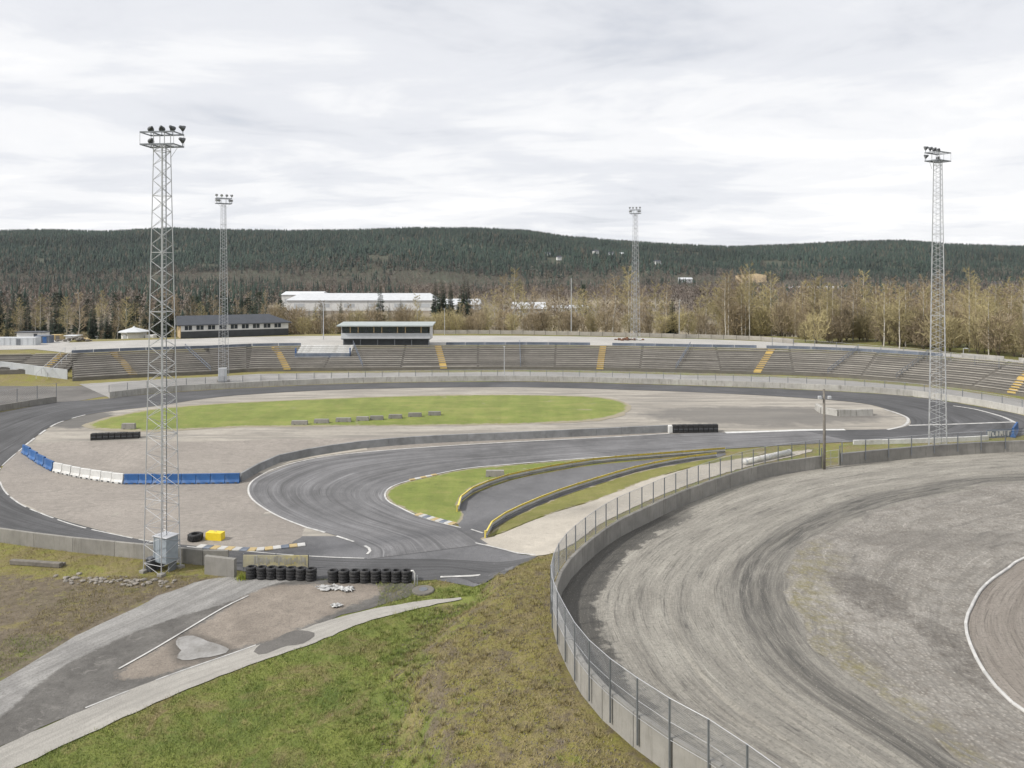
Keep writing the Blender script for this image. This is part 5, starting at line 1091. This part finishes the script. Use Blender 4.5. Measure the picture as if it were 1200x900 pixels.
# stand pipe, slab, torn plastic, weeds
P = gp(486, 687); o = empty('stand_pipe', tuple(P), label='white bent stand pipe at the end of the tyre row', cat='pipe')
MB().tube([(0, 0, 0), (0, 0, 1.0), (-.12, 0, 1.2), (-.3, 0, 1.2)], .06, 8).build('pipe', M['white'], o, smooth=True); MB().tube([(.18, .1, 0), (.18, .1, .8)], .05, 6).build('pipe', M['wall_grey'], o)
P = gp(496, 693); o = empty('manhole_slab', (P[0], P[1], P[2]), .1, label='round grey concrete slab in the grass by the stand pipe', cat='slab')
MB().lathe([(0, .16), (.8, .16), (.86, .1), (.86, -.1)], 18).build('slab', M['concrete_dark'], o); MB().lathe([(0, .2), (.34, .2), (.36, .15)], 14).build('lid', M['galv_dark'], o)
def torn_sheet(px, w, h, label, seed):
    r = np.random.default_rng(seed); P = gp(*px); n = 14; V = []; Fc = []
    for j in range(n):
        for i in range(n):
            x, y = (i/(n-1)-.5)*w, (j/(n-1)-.5)*h; q = r.normal(0, .05, 2)
            V.append((x+q[0]+.2*math.sin(j*1.1+seed), y+q[1]+.12*math.sin(i*.9), .05+abs(r.normal(0, .04))+.06*math.sin(i*1.7+j*.8)**2))
    for j in range(n-1):
        for i in range(n-1):
            e = math.hypot((i-6.5)/6.5, (j-6.5)/6.5)
            if e < 1.05 and r.random() > .12*e: Fc.append((j*n+i, j*n+i+1, j*n+n+i+1, j*n+n+i))
    me = mesh_np('torn_plastic', np.array(V), np.array(Fc), M['plastic_sheet']); o = obj('torn_plastic', me); o.location = (P[0], P[1], P[2]+.05); tag(o, label, 'plastic sheet')
    s = o.modifiers.new('thickness', 'SOLIDIFY'); s.thickness = .015
torn_sheet((385, 690.5), 1.9, 1.0, 'crumpled white plastic sheet on the gravel below the tyres', 3)
torn_sheet((406, 692.5), 1.0, .9, 'smaller grey-white plastic scrap right of the crumpled sheet', 6)
torn_sheet((394, 711.5), .6, .4, 'tiny white scrap on the gravel below the crumpled sheet', 9)

# ------------------------------------------------------------------ trees
def ribbon(V, Fc, a, b, w, rng):
    d = b-a; s = np.cross(d, rng.normal(size=3)); s = s/(np.linalg.norm(s)+1e-9)*w; i = len(V); V += [a-s, a+s, b]; Fc.append((i, i+1, i+2))
def bare_tree(seed, h=18., spread=.2, n1=28, n2=19, low=.3, bud=False, tw=.045):
    """trunk mesh and a crown of limbs and fine twigs"""
    r = np.random.default_rng(seed); rr = random.Random(seed); bend = r.normal(0, .25, 2)
    pts = [(bend[0]*math.sin(t*3)+r.normal(0, .06), bend[1]*math.sin(t*2.5)+r.normal(0, .06), h*.96*t) for t in np.linspace(0, 1, 9)]; pts[0] = (0, 0, -.4)
    tr = MB().tube(pts, .17*h/18, 7, False, .03).me('trunk', M['birch_bark'], True)
    lim = MB(); V = []; Fc = []
    T = np.array(pts)
    for k in range(n1):
        t = low+(1-low)*((k+r.random())/n1)**.9; p = np.array([np.interp(t, np.linspace(0, 1, 9), T[:, c]) for c in range(3)])
        az = k*2.4+r.normal(0, .4); L = h*spread*(1.15-t*.85)*r.uniform(.7, 1.25); up = r.uniform(.55, 1.25)
        q = p+np.array((math.cos(az)*L, math.sin(az)*L, L*up)); mid = (p+q)/2+r.normal(0, .12, 3)
        lim.tube([p, mid, q], .05*(1.2-t), 4, False, .012)
        for j in range(n2):
            f = r.uniform(.2, 1); a = p+(q-p)*f; d = r.normal(0, 1, 3)+np.array((math.cos(az), math.sin(az), .9))*1.0; d /= np.linalg.norm(d); l2 = L*r.uniform(.22, .55); b = a+d*l2
            ribbon(V, Fc, a, b, tw, r)
            for m in range(4):
                g_ = r.uniform(.2, .95); d2 = d+r.normal(0, .7, 3); d2[2] -= .1; c = a+(b-a)*g_; ribbon(V, Fc, c, c+d2*l2*r.uniform(.25, .5), tw*.8, r)
    lim.add(V, Fc); cr = lim.me('crown', M['twig_bud' if bud else 'twig'])
    return tr, cr
def shrub(seed, h=5., w=3., n=420, mat='twig', tw=.042):
    r = np.random.default_rng(seed); V = []; Fc = []; st = MB()
    for k in range(9):
        a = r.uniform(0, 6.3); l = r.uniform(.2, 1); st.tube([(0, 0, -.2), (math.cos(a)*w*.2*l, math.sin(a)*w*.2*l, h*.35), (math.cos(a)*w*.5*l, math.sin(a)*w*.5*l, h*r.uniform(.7, 1))], .04, 4, False, .012)
    for k in range(n):
        a = r.uniform(0, 6.3); q = math.sqrt(r.random()); z = r.uniform(.12, 1)
        prof = math.sin(min(1, z*1.15)*2.4)*.9+.15; p = np.array((math.cos(a)*w*.5*q*prof, math.sin(a)*w*.5*q*prof, z*h*.92)); d = np.array((math.cos(a)*.5, math.sin(a)*.5, 1.))+r.normal(0, .45, 3)
        b = p+d*h*.13*r.uniform(.5, 1.4); ribbon(V, Fc, p, b, tw, r)
        for m in range(3): c = p+(b-p)*r.random(); ribbon(V, Fc, c, c+(d+r.normal(0, .7, 3))*h*.07, tw*.8, r)
    return st.me('stems', M['bark']), MB().add(V, Fc).me('twigs', M[mat])
def spruce(seed, h=14., w=2.6):
    r = np.random.default_rng(seed); V = []; Fc = []
    tr = MB().tube([(0, 0, -.4), (r.normal(0, .05), 0, h*.5), (0, 0, h)], .2*h/14, 6, False, .02).me('trunk', M['bark'])
    lv = int(h*3.0)
    for k in range(lv):
        t = .06+.94*k/lv; z = h*t; L = w*(1-t)**.8*r.uniform(.75, 1.15)+.12; n = int(6+8*(1-t))
        for j in range(n):
            a = r.uniform(0, 6.28); l = L*r.uniform(.55, 1.1); d = np.array((math.cos(a), math.sin(a), -.25+.35*t)); s = np.array((-math.sin(a), math.cos(a), 0)); p = np.array((0, 0, z)); i = len(V)
            tip = p+d*l+np.array((0, 0, .1*l)); m1_ = p+d*l*.55+s*l*.22+np.array((0, 0, -.12*l)); m2_ = p+d*l*.55-s*l*.22+np.array((0, 0, -.12*l)); V += [p, m1_, tip, m2_]; Fc += [(i, i+1, i+2), (i, i+2, i+3)]
    return tr, MB().add(V, Fc).me('crown', M['spruce'])
def conifer_lump(seed, h=15., w=3.2):            # pine with an open rounded crown
    r = np.random.default_rng(seed); V = []; Fc = []
    tr = MB().tube([(0, 0, -.4), (.1, .1, h*.5), (0, 0, h*.95)], .2, 6, False, .05).me('trunk', M['bark'])
    for k in range(420):
        z = r.uniform(.35, 1.0); q = math.sin((1.02-z)/.67*math.pi*.8)*w*.8*math.sqrt(r.random())+.15; a = r.uniform(0, 6.28); p = np.array((math.cos(a)*q, math.sin(a)*q, z*h)); i = len(V)
        for m in range(3): V.append(p+r.normal(0, .34, 3)*np.array((1, 1, .6)))
        Fc.append((i, i+1, i+2))
    return tr, MB().add(V, Fc).me('crown', M['spruce'])
birches = [bare_tree(s, 18+2*((s*7) % 3-1), .16+.03*(s % 3), bud=(s % 2 == 0)) for s in range(1, 8)]
shrubs = [shrub(20+s, 5+s % 3, 4.2, mat='twig_bud' if s % 2 else 'twig') for s in range(5)]
spruces = [spruce(40+s, 13+2*s, 2.5+.2*s) for s in range(4)]; pines = [conifer_lump(60+s, 14+2*s) for s in range(2)]
def plant(kind, proto, x, Y, h, h0, label, cat, group, name, part=('trunk', 'crown'), wide=1.):
    X = (x-CX)/F*Y; z = float(Hraw(np.array([X]), np.array([Y]))[0]); o = empty(name, (X, Y, z), random.uniform(0, 6.28), label=label, cat=cat, group=group); s = h/h0; o.scale = (s*wide, s*wide, s)
    obj(part[0], proto[0], o); obj(part[1], proto[1], o); return o
rt = random.Random(21)
MARKS = [(-200, 'the left edge of the picture'), (150, 'the white octagonal hut'), (190, 'the largest mast'), (262, 'the mast before the dark roof'), (340, 'the right end of the dark roof'), (379, 'the lamp pole behind the deck'), (445, 'the big solitary spruce'),
         (521, 'the pole by the press box'), (591, 'the slim lamp pole'), (670, 'the tall thin pole'), (744, 'the terrace mast'), (796, 'the terrace lamp pole'), (883, 'the sand pit'), (963, 'the timber post'), (1030, 'the far long hall'), (1100, 'the rightmost mast')]
COUNT = {}
NUM = ORD+['thirteenth', 'fourteenth', 'fifteenth', 'sixteenth', 'seventeenth', 'eighteenth', 'nineteenth', 'twentieth', 'twenty-first', 'twenty-second', 'twenty-third', 'twenty-fourth', 'twenty-fifth']+['twenty-'+q for q in ORD[5:9]]+['thirtieth']+['thirty-'+q for q in ORD[:9]]
def belt(n, x0, x1, Y0, Y1, hmin, hmax, kind, look, where, group):
    """a belt of separate trees; each label counts from the nearest landmark to its left"""
    for k in range(n):
        x = x0+(x1-x0)*(k+rt.random())/n; Y = rt.uniform(Y0, Y1)+(float(np.interp(x, [900, 1000, 1100, 1200, 1240], [190, 173, 159, 144, 139])) if Y1 < 60 else 0); h = rt.uniform(hmin, hmax); i = rt.randrange(len(dict(birch=birches, spruce=spruces, pine=pines, shrub=shrubs)[kind])); wide = rt.uniform(.8, 1.25)
        mark = [m for m in MARKS if m[0] <= x][-1][1]; key = (look, where, mark); c = COUNT[key] = COUNT.get(key, 0)+1
        label = f'{look} {where}, {NUM[c-1]} right of {mark}'
        if kind == 'birch': plant(kind, birches[i], x, Y, h, 18+2*(((i+1)*7) % 3-1), label, 'tree', group, 'birch_tree', wide=wide)
        elif kind == 'spruce': plant(kind, spruces[i], x, Y, h, 13+2*i, label, 'tree', group, 'spruce_tree', wide=wide)
        elif kind == 'pine': plant(kind, pines[i], x, Y, h, 14+2*i, label, 'tree', group, 'pine_tree', wide=wide)
        else: plant(kind, shrubs[i], x, Y, h, 5+i % 3, label, 'shrub', group, 'bare_shrub', ('stems', 'twigs'), wide)
belt(84, 840, 1235, 222, 275, 15, 22, 'birch', 'bare birch', 'in the belt', 'birches behind the right stand')
belt(60, 850, 1235, 214, 245, 6, 11, 'shrub', 'brown shrub', 'below the birch belt', 'shrubs below the right birches')
belt(44, 535, 870, 224, 290, 13, 20, 'birch', 'bare thin birch', 'behind the board fence', 'birches behind the middle terrace')
belt(40, 530, 880, 221, 250, 4, 7, 'shrub', 'olive-brown shrub', 'behind the fence', 'shrubs behind the board fence')
belt(22, 300, 530, 228, 300, 8, 15, 'birch', 'bare birch', 'before the white halls', 'birches before the white halls')
belt(30, 300, 560, 226, 260, 5, 9, 'shrub', 'bare shrub', 'by the press box', 'shrubs behind the press box')
belt(34, -40, 320, 238, 330, 12, 19, 'birch', 'bare birch', 'behind the left buildings', 'birches at the left')
belt(22, -40, 330, 236, 262, 4, 7, 'shrub', 'bare shrub', 'behind the left buildings', 'shrubs at the left')
belt(54, -20, 345, 250, 330, 10, 19, 'spruce', 'dark spruce', 'behind the left buildings', 'spruces at the left')
belt(30, 340, 575, 245, 320, 9.5, 14.5, 'spruce', 'small spruce', 'before the white halls', 'spruces before the white halls')
belt(26, -20, 350, 234, 250, 6, 11, 'spruce', 'young spruce', 'nearest the left buildings', 'young spruces at the left')
belt(16, -20, 340, 300, 370, 12, 18, 'pine', 'round dark pine', 'beyond the left spruces', 'pines at the left')
belt(7, 505, 555, 420, 470, 20, 25, 'spruce', 'tall dark spruce', 'beside the white halls', 'spruce clump by the halls')
belt(46, 930, 1235, 5, 26, 4.5, 9, 'shrub', 'tan shrub', 'just behind the right stand', 'shrubs just behind the right stand')
belt(34, 930, 1235, 8, 34, 12, 18, 'birch', 'near birch', 'just behind the right stand', 'birches just behind the right stand')
belt(10, 870, 1010, 250, 300, 8, 13, 'spruce', 'dark spruce', 'half hidden among birches', 'spruces in the right birches')
plant('spruce', spruces[2], 445.5, 330, 23, 17, 'big solitary dark spruce in front of the white hall', 'tree', None, 'spruce_tree', wide=.95)
plant('spruce', spruces[1], 788, 228, 11.5, 15, 'lone green spruce beside the terrace lamp pole', 'tree', None, 'spruce_tree', wide=1.3)
plant('pine', pines[1], 684, 330, 21, 16, 'lone dark pine rising above the middle birches', 'tree', None, 'pine_tree', wide=.8)

# ------------------------------------------------------------------ halls, far houses
def hall(x0, x1, yb, ye, yr, Y, depth, label, roofmat='roof_light', wallmat='wall_white', name='white_hall', ridge_in=.0, windows=6, hmax=11.):
    a, b = at_Y(x0, yb, Y), at_Y(x1, yb, Y); L = b[0]-a[0]; zb = float(Hraw(np.array([a[0]]), np.array([Y]))[0]); he = min(at_Y(x0, ye, Y)[2]-zb, hmax); hr = min(at_Y(x0, yr, Y+depth/2)[2]-zb, he+hmax*.7)
    o = empty(name, (a[0], Y, zb), label=label, cat='hall' if 'hall' in name else 'house'); MB().box((L/2, depth/2, he/2-.5), (L, depth, he+1)).build('wall', M[wallmat], o)
    e = depth*.03; MB().add([(-e, -e, he), (L+e, -e, he), (L+e, depth+e, he), (-e, depth+e, he), (ridge_in, depth/2, hr), (L-ridge_in, depth/2, hr)], [(0, 1, 5, 4), (2, 3, 4, 5), (1, 2, 5), (3, 0, 4), (0, 3, 2, 1)]).build('roof', M[roofmat], o)
    for i in range(windows):
        x = L*(i+.5)/windows; MB().box((x, -.03, he*.5), (L/windows*.42, .12, he*.38)).build('window', M['window'] if 'house' in name else M['wall_grey'], o)
hall(336, 512, 366, 352, 343.5, 545, 26, 'long white hall with pale roof behind the trees left of centre', ridge_in=6)
hall(330, 377, 362, 345.5, 341.5, 600, 22, 'lower white hall peeping over the left end of the long one', windows=4)
hall(521, 562, 366, 357, 350, 560, 24, 'small white hall right of the long one', windows=3)
hall(600, 640, 371, 362, 354, 480, 20, 'pale blue-white hall half hidden by bare trees in the middle', 'roof_light', 'wall_grey', windows=4)
hall(648, 690, 366, 361, 357.5, 520, 18, 'low flat hall right of the half hidden one', windows=4)
hall(930, 992, 327, 322, 320.5, 1180, 30, 'very long low hall with pale roof far off below the right hill', 'roof_light', 'wall_dark', windows=5, hmax=4.5)
for i, (x, y, Y, s, lab, w, rm) in enumerate(((642, 303, 1750, 16, 'white house leftmost on the far hillside', 'wall_white', 'roof_dark'), (655, 305, 1700, 14, 'second white house from the left on the far hillside', 'wall_white', 'roof_dark'),
        (698, 300, 1800, 18, 'pair-topped white house upper middle of the far hillside', 'wall_white', 'roof_dark'), (716, 296, 1900, 20, 'highest pale house on the far hillside', 'wall_grey', 'roof_dark'),
        (728, 297, 1900, 16, 'pale house right of the highest one on the hillside', 'wall_white', 'roof_light'), (770, 305, 1700, 20, 'white house right of the terrace mast top on the hillside', 'wall_white', 'roof_dark'),
        (803, 313, 1400, 34, 'long pale house low on the hillside right of the mast', 'wall_grey', 'roof_light'), (1170, 318, 1300, 26, 'grey house low on the hillside at far right', 'wall_grey', 'roof_dark'))):
    X = (x-CX)/F*Y; zb = float(Hraw(np.array([X]), np.array([float(Y)]))[0]); o = empty('hill_house', (X, Y, zb), .2*(i % 3), label=lab, cat='house', group='houses on the far hillside'); h_ = 7; s *= .7
    MB().box((0, 0, h_/2), (s, 10, h_)).build('wall', M[w], o); MB().prism([(-5.6, 0), (5.6, 0), (0, 3.2)], -s/2-.6, s/2+.6, Matrix.Translation((0, 0, h_)) @ Matrix.Rotation(math.pi/2, 4, 'Z')).build('roof', M[rm], o)
    for k in (-1, 0, 1): MB().box((k*s*.3, -5.03, h_*.75), (s*.12, .1, 1.6)).build('window', M['window'], o)
# sandy pit
X, Y = (883-CX)/F*1350, 1350.
o = empty('sand_pit', (X, Y, float(Hraw(np.array([X]), np.array([Y]))[0])), label='ochre sand pit face on the far hillside', cat='sand pit')
MB().add([(-24, 0, -2), (24, 0, -2), (27, 14, 14), (10, 16, 17), (-8, 15, 15), (-28, 14, 13), (-24, 30, -2), (24, 30, -2)], [(0, 1, 2, 3, 4, 5), (0, 5, 6), (1, 7, 2), (5, 4, 3, 2, 7, 6)]).build('face', mat_plain('ochre_sand', (.36, .28, .17), .2, .1, .95), o)

# ------------------------------------------------------------------ far woods (masses of trees)
def forest(name, n, Y0, Y1, h, w, mat, label, seed, keep, sides=5, tiers=2, bare=False):
    r = np.random.default_rng(seed); u = r.random(n); Y = np.sqrt(Y0*Y0+(Y1*Y1-Y0*Y0)*u); X = r.uniform(-.82, .82, n)*Y; k = keep(X, Y, r); X, Y = X[k], Y[k]; n = len(X); Z = Hraw(X, Y)
    hh = h*(.45+1.1*r.random(n)**1.3); ww = w*r.uniform(.7, 1.3, n); Vs = []; Fs = []
    if not bare:
        base = 0
        for t in range(tiers):
            z0, z1, rad = (.08+.34*t, .66+.34*t*1.0, 1-.42*t); z1 = min(z1, 1.)
            a0 = r.uniform(0, 6.28, n); nv = sides+1; V = np.zeros((n, nv, 3)); V[:, 0] = np.stack([X+r.normal(0, .2, n), Y, Z+hh*z1], 1)
            for s in range(sides):
                an_ = a0+s*2*math.pi/sides; q = ww*rad*r.uniform(.65, 1.25, n); V[:, s+1] = np.stack([X+np.cos(an_)*q, Y+np.sin(an_)*q, Z+hh*(z0+r.uniform(-.06, .06, n))], 1)
            Fl = np.array([(0, 1+s, 1+(s+1) % sides) for s in range(sides)]); Fs.append((Fl[None]+(np.arange(n)*nv)[:, None, None]+base).reshape(-1, 3)); Vs.append(V.reshape(-1, 3)); base += n*nv
    else:
        m = bare; P = np.zeros((n, m, 3, 3)); f = r.random((n, m)); a = r.uniform(0, 6.28, (n, m)); q = np.sqrt(r.random((n, m)))*ww[:, None]*np.sqrt(np.clip(1-(2*f-.9)**2, .05, 1))*.75
        p0 = np.stack([X[:, None]+np.cos(a)*q, Y[:, None]+np.sin(a)*q, Z[:, None]+hh[:, None]*(.2+.68*f)], 2); a2 = a+r.normal(0, .9, (n, m)); l = hh[:, None]*r.uniform(.06, .17, (n, m))
        p1 = p0+np.stack([np.cos(a2)*l*.7, np.sin(a2)*l*.7, l*r.uniform(.2, 1.2, (n, m))], 2); wd = ww[:, None]*r.uniform(.04, .09, (n, m)); side = np.stack([np.cos(a2+1.7), np.sin(a2+1.7), r.normal(0, .5, (n, m))], 2)*wd[..., None]
        P[:, :, 0] = p0-side; P[:, :, 1] = p0+side; P[:, :, 2] = p1
        P[:, 0, 0] = np.stack([X-.16, Y, Z-.5], 1); P[:, 0, 1] = np.stack([X+.16, Y, Z-.5], 1); P[:, 0, 2] = np.stack([X, Y, Z+hh*.8], 1)
        Vs.append(P.reshape(-1, 3)); Fs.append(np.arange(n*m*3).reshape(-1, 3))
    me = mesh_np(name, np.vstack(Vs), np.vstack(Fs), M[mat]); tn = np.stack([r.random(n), r.random(n), r.random(n), np.ones(n)], 1).astype(np.float32)
    at = me.attributes.new('tint', 'FLOAT_COLOR', 'POINT'); at.data.foreach_set('color', (np.vstack([np.repeat(tn, sides+1, axis=0)]*tiers) if not bare else np.repeat(tn, bare*3, axis=0)).ravel())
    return tag(obj(name, me), label, 'forest', None, 'stuff')
def patch(X, Y, s, seed): return hsh(X+seed*31, Y*1.0-seed*17, s)
def keep_hill(X, Y, r):
    px = CX+F*X/Y; edge = 1490+70*patch(X, Y, .006, 1)-np.where(px > 860, 60, 0); clear = np.zeros(len(X), bool)
    for (x, y_, w) in ((650, 1725, 26), (706, 1820, 34), (724, 1880, 30), (770, 1690, 26), (803, 1380, 34), (1170, 1290, 26), (883, 1330, 36)): clear |= (abs(px-x) < w*.4) & (Y < y_+12) & (Y > y_-75)
    return (Y > edge+r.normal(0, 40, len(X))) & ~clear & ((patch(X, Y, .013, 3) < 1.12) | (Y > 2450))
forest('hill_forest', 84000, 1350, 2790, 12, 3.5, 'hill_green', 'dark green conifer forest covering the far hills', 5, keep_hill)
def field_mask(X, Y):
    px = CX+F*X/Y; return ((px > 590) & (px < 800) & (Y > 470) & (Y < 760)) | ((px > 1080) & (px < 1200) & (Y > 480) & (Y < 700)) | ((px > 315) & (px < 585) & (Y > 330) & (Y < 640)) | ((px > 925) & (px < 1000) & (Y > 1080) & (Y < 1215))
def keep_brown(X, Y, r): return (Y < 1580+70*patch(X, Y, .006, 1)) & ~field_mask(X, Y) & (patch(X, Y, .012, 4) > -1.25)
forest('leafless_wood', 33000, 400, 1720, 11.5, 4.6, 'wood_brown', 'brown leafless woods on the valley floor', 9, keep_brown, bare=24)
def keep_mix(X, Y, r): return (patch(X, Y, .009, 7) > np.where(CX+F*X/Y < 330, -.6, .55)) & ~field_mask(X, Y) & ~((CX+F*X/Y > 575) & (CX+F*X/Y < 880) & (Y < 1000))
forest('valley_conifers', 9000, 350, 1350, 13, 2.6, 'hill_green', 'scattered dark conifers among the leafless woods', 13, keep_mix, 6, 2)

# ------------------------------------------------------------------ grass blades (nobody could count them)
def blades(name, n, region, hlo, hhi, label, seed, dens=None, mat='blades', off=0.):
    r = np.random.default_rng(seed); x0, x1, y0, y1 = region; X = r.uniform(x0, x1, n); Y = r.uniform(y0, y1, n); px = CX+F*X/Y; k = (px > -90) & (px < 1260); X, Y = X[k], Y[k]
    if dens is not None: k = dens(X, Y, r); X, Y = X[k], Y[k]
    n = len(X); Z = H(X, Y)+off; cl = .5+.5*np.clip(hsh(X, Y, 1.9)*.6+hsh(X, Y, .6)*.4, -1, 1); h = (hlo+(hhi-hlo)*r.random(n)**2)*(.55+.9*cl); a = r.uniform(0, 6.28, n); w = .012+.014*r.random(n); ln = r.normal(0, .6, (2, n))*h
    V = np.zeros((n, 3, 3)); V[:, 0] = np.stack([X-np.cos(a)*w, Y-np.sin(a)*w, Z-.02], 1); V[:, 1] = np.stack([X+np.cos(a)*w, Y+np.sin(a)*w, Z-.02], 1); V[:, 2] = np.stack([X+ln[0], Y+ln[1], Z+h], 1)
    me = mesh_np(name, V.reshape(-1, 3), np.arange(n*3).reshape(-1, 3), M[mat])
    if mat == 'blades':
        at = me.attributes.new('cover', 'FLOAT_COLOR', 'POINT'); c = cover(X, Y); at.data.foreach_set('color', np.repeat(c, 3, axis=0).ravel())
    return tag(obj(name, me), label, 'grass', None, 'stuff')
def inside(P, X, Y): return poly_sd(P, X, Y) < 0
def px_poly(L): return gps(L)
no_grass = [px_poly([(340, 678), (250, 676), (180, 698), (110, 731), (50, 762), (-20, 806), (-80, 860), (-80, 945), (25, 899), (63, 880), (127, 848), (205, 815), (290, 782), (335, 766), (380, 750), (430, 729), (490, 713), (556, 703), (553, 698), (490, 706), (440, 713), (446, 697), (440, 684)])]
track_poly = np.vstack([mo[:14], mi[:14][::-1]])
lane_poly = px_poly([(557, 636), (600, 620), (650, 600), (700, 585), (750, 565), (800, 550), (850, 540), (950, 527), (945, 531), (900, 541), (850, 554), (800, 571), (760, 587), (720, 606), (690, 624), (660, 645), (632, 652), (600, 647)])
slab_poly = px_poly([(300, 646), (356, 622), (540, 619), (557, 636), (630, 652), (600, 668), (500, 678), (300, 668)])
def dens_near(X, Y, r):
    k = poly_sd(ARENA, X, Y) > .25
    for P in no_grass+[track_poly, lane_poly, slab_poly]: k &= ~inside(P, X, Y)
    c = cover(X, Y); return k & (r.random(len(X)) > c[:, 1]*.9)
blades('slope_grass', 420000, (-34, 14, 30, 62), .05, .20, 'short tufty grass on the embankment and verges', 31, dens_near)
blades('verge_grass', 90000, (-62, -12, 44, 76), .05, .20, 'dry tufty grass left of the service road', 33, lambda X, Y, r: dens_near(X, Y, r) & ((poly_sd(px_poly([(-150, 610), (0, 635), (100, 648), (238, 662), (250, 676), (180, 698), (110, 731), (50, 762), (-20, 806), (-150, 870)]), X, Y)) < 0))
def tussocks(name, n, label, seed):
    r = np.random.default_rng(seed); X = r.uniform(-20, 9, n*3); Y = r.uniform(30, 60, n*3); d = poly_sd(ARENA, X, Y); k = dens_near(X, Y, r) & (d > .6) & (d < 12.5) & (r.random(n*3) < .3+.7*np.exp(-((d-8.5)/2.)**2)); X, Y = X[k][:n], Y[k][:n]; m = 26
    Z = H(X, Y); a = r.uniform(0, 6.28, (len(X), m)); q = np.abs(r.normal(0, .10, (len(X), m))); h = r.uniform(.12, .34, (len(X), 1))*r.uniform(.5, 1.1, (len(X), m)); bx = X[:, None]+np.cos(a)*q; by = Y[:, None]+np.sin(a)*q; w = .016
    V = np.zeros((len(X), m, 3, 3)); zz = Z[:, None]+0*a; V[:, :, 0] = np.stack([bx-np.sin(a)*w, by+np.cos(a)*w, zz-.03], 2); V[:, :, 1] = np.stack([bx+np.sin(a)*w, by-np.cos(a)*w, zz-.03], 2)
    ln = r.uniform(.3, 1.1, a.shape)*h; V[:, :, 2] = np.stack([bx+np.cos(a)*ln, by+np.sin(a)*ln, zz+h], 2); me = mesh_np(name, V.reshape(-1, 3), np.arange(len(X)*m*3).reshape(-1, 3), M['blades'])
    c = cover(X, Y); c[:, 0] += r.normal(0, .25, len(X)); at = me.attributes.new('cover', 'FLOAT_COLOR', 'POINT'); at.data.foreach_set('color', np.repeat(c, m*3, axis=0).astype(np.float32).ravel()); tag(obj(name, me), label, 'grass', None, 'stuff')
tussocks('grass_tussocks', 1300, 'rough grass tussocks on the embankment', 44)
def clods(name, n, label, seed):
    r = np.random.default_rng(seed); X = r.uniform(-16, 9, n*4); Y = r.uniform(30, 56, n*4); d = poly_sd(ARENA, X, Y); k = (d > .4) & (d < 10) & dens_near(X, Y, r); X, Y = X[k][:n], Y[k][:n]; Z = H(X, Y); sz = .02+.07*r.random(len(X))**3
    base = np.array([(1, 0, -.3), (-.5, .87, -.3), (-.5, -.87, -.3), (.1, .1, .8), (.7, .6, .3)]); V = np.stack([X, Y, Z], 1)[:, None]+base[None]*sz[:, None, None]*r.uniform(.6, 1.3, (len(X), 5, 3))
    F5 = np.array([(0, 4, 3), (4, 1, 3), (1, 2, 3), (2, 0, 3), (0, 1, 4)]); return tag(obj(name, mesh_np(name, V.reshape(-1, 3), (F5[None]+(np.arange(len(X))*5)[:, None, None]).reshape(-1, 3), M['clod'])), label, 'soil', None, 'stuff')
M['clod'] = mat_foliage('soil_clods', (.09, .072, .055), (.24, .21, .17), 2.)
clods('soil_clods', 12000, 'small stones and soil clods on the bare bank', 45)
# weeds by the wing wall
r_ = np.random.default_rng(4); P = gp(284, 679); V = []; Fc = []
for k in range(160): a = np.array((r_.normal(0, .28), r_.normal(0, .15), 0)); ribbon(V, Fc, a, a+np.array((r_.normal(0, .12), r_.normal(0, .1), r_.uniform(.15, .75)*math.exp(-a[0]**2*3))), .03, r_)
wd = obj('weed_clump', mesh_np('weed_clump', np.array(V), np.array(Fc), mat_foliage('weed_leaves', (.16, .22, .03), (.36, .36, .06), 3))); wd.location = tuple(P); tag(wd, 'yellow-green weeds at the corner of the wing wall', 'plant')

# ------------------------------------------------------------------ thin spring haze over the valley
gb = np.array([v[:] for v in bpy.data.objects['ground'].bound_box]); lo_, hi3 = gb.min(0)-np.array((60, 60, 1.5)), gb.max(0)+np.array((60, 60, 30))
hz = MB().box(tuple((lo_+hi3)/2), tuple(hi3-lo_)); hm = bpy.data.materials.new('valley_haze'); hm.use_nodes = True; hn = hm.node_tree.nodes; hn.clear()
ho_ = hn.new('ShaderNodeOutputMaterial'); hv = hn.new('ShaderNodeVolumePrincipled'); hv.inputs['Color'].default_value = (.84, .90, 1, 1); hv.inputs['Density'].default_value = HAZE
hm.node_tree.links.new(hv.outputs[0], ho_.inputs['Volume']); hz.build('haze', hm, label='thin pale haze over the valley', kind='stuff')
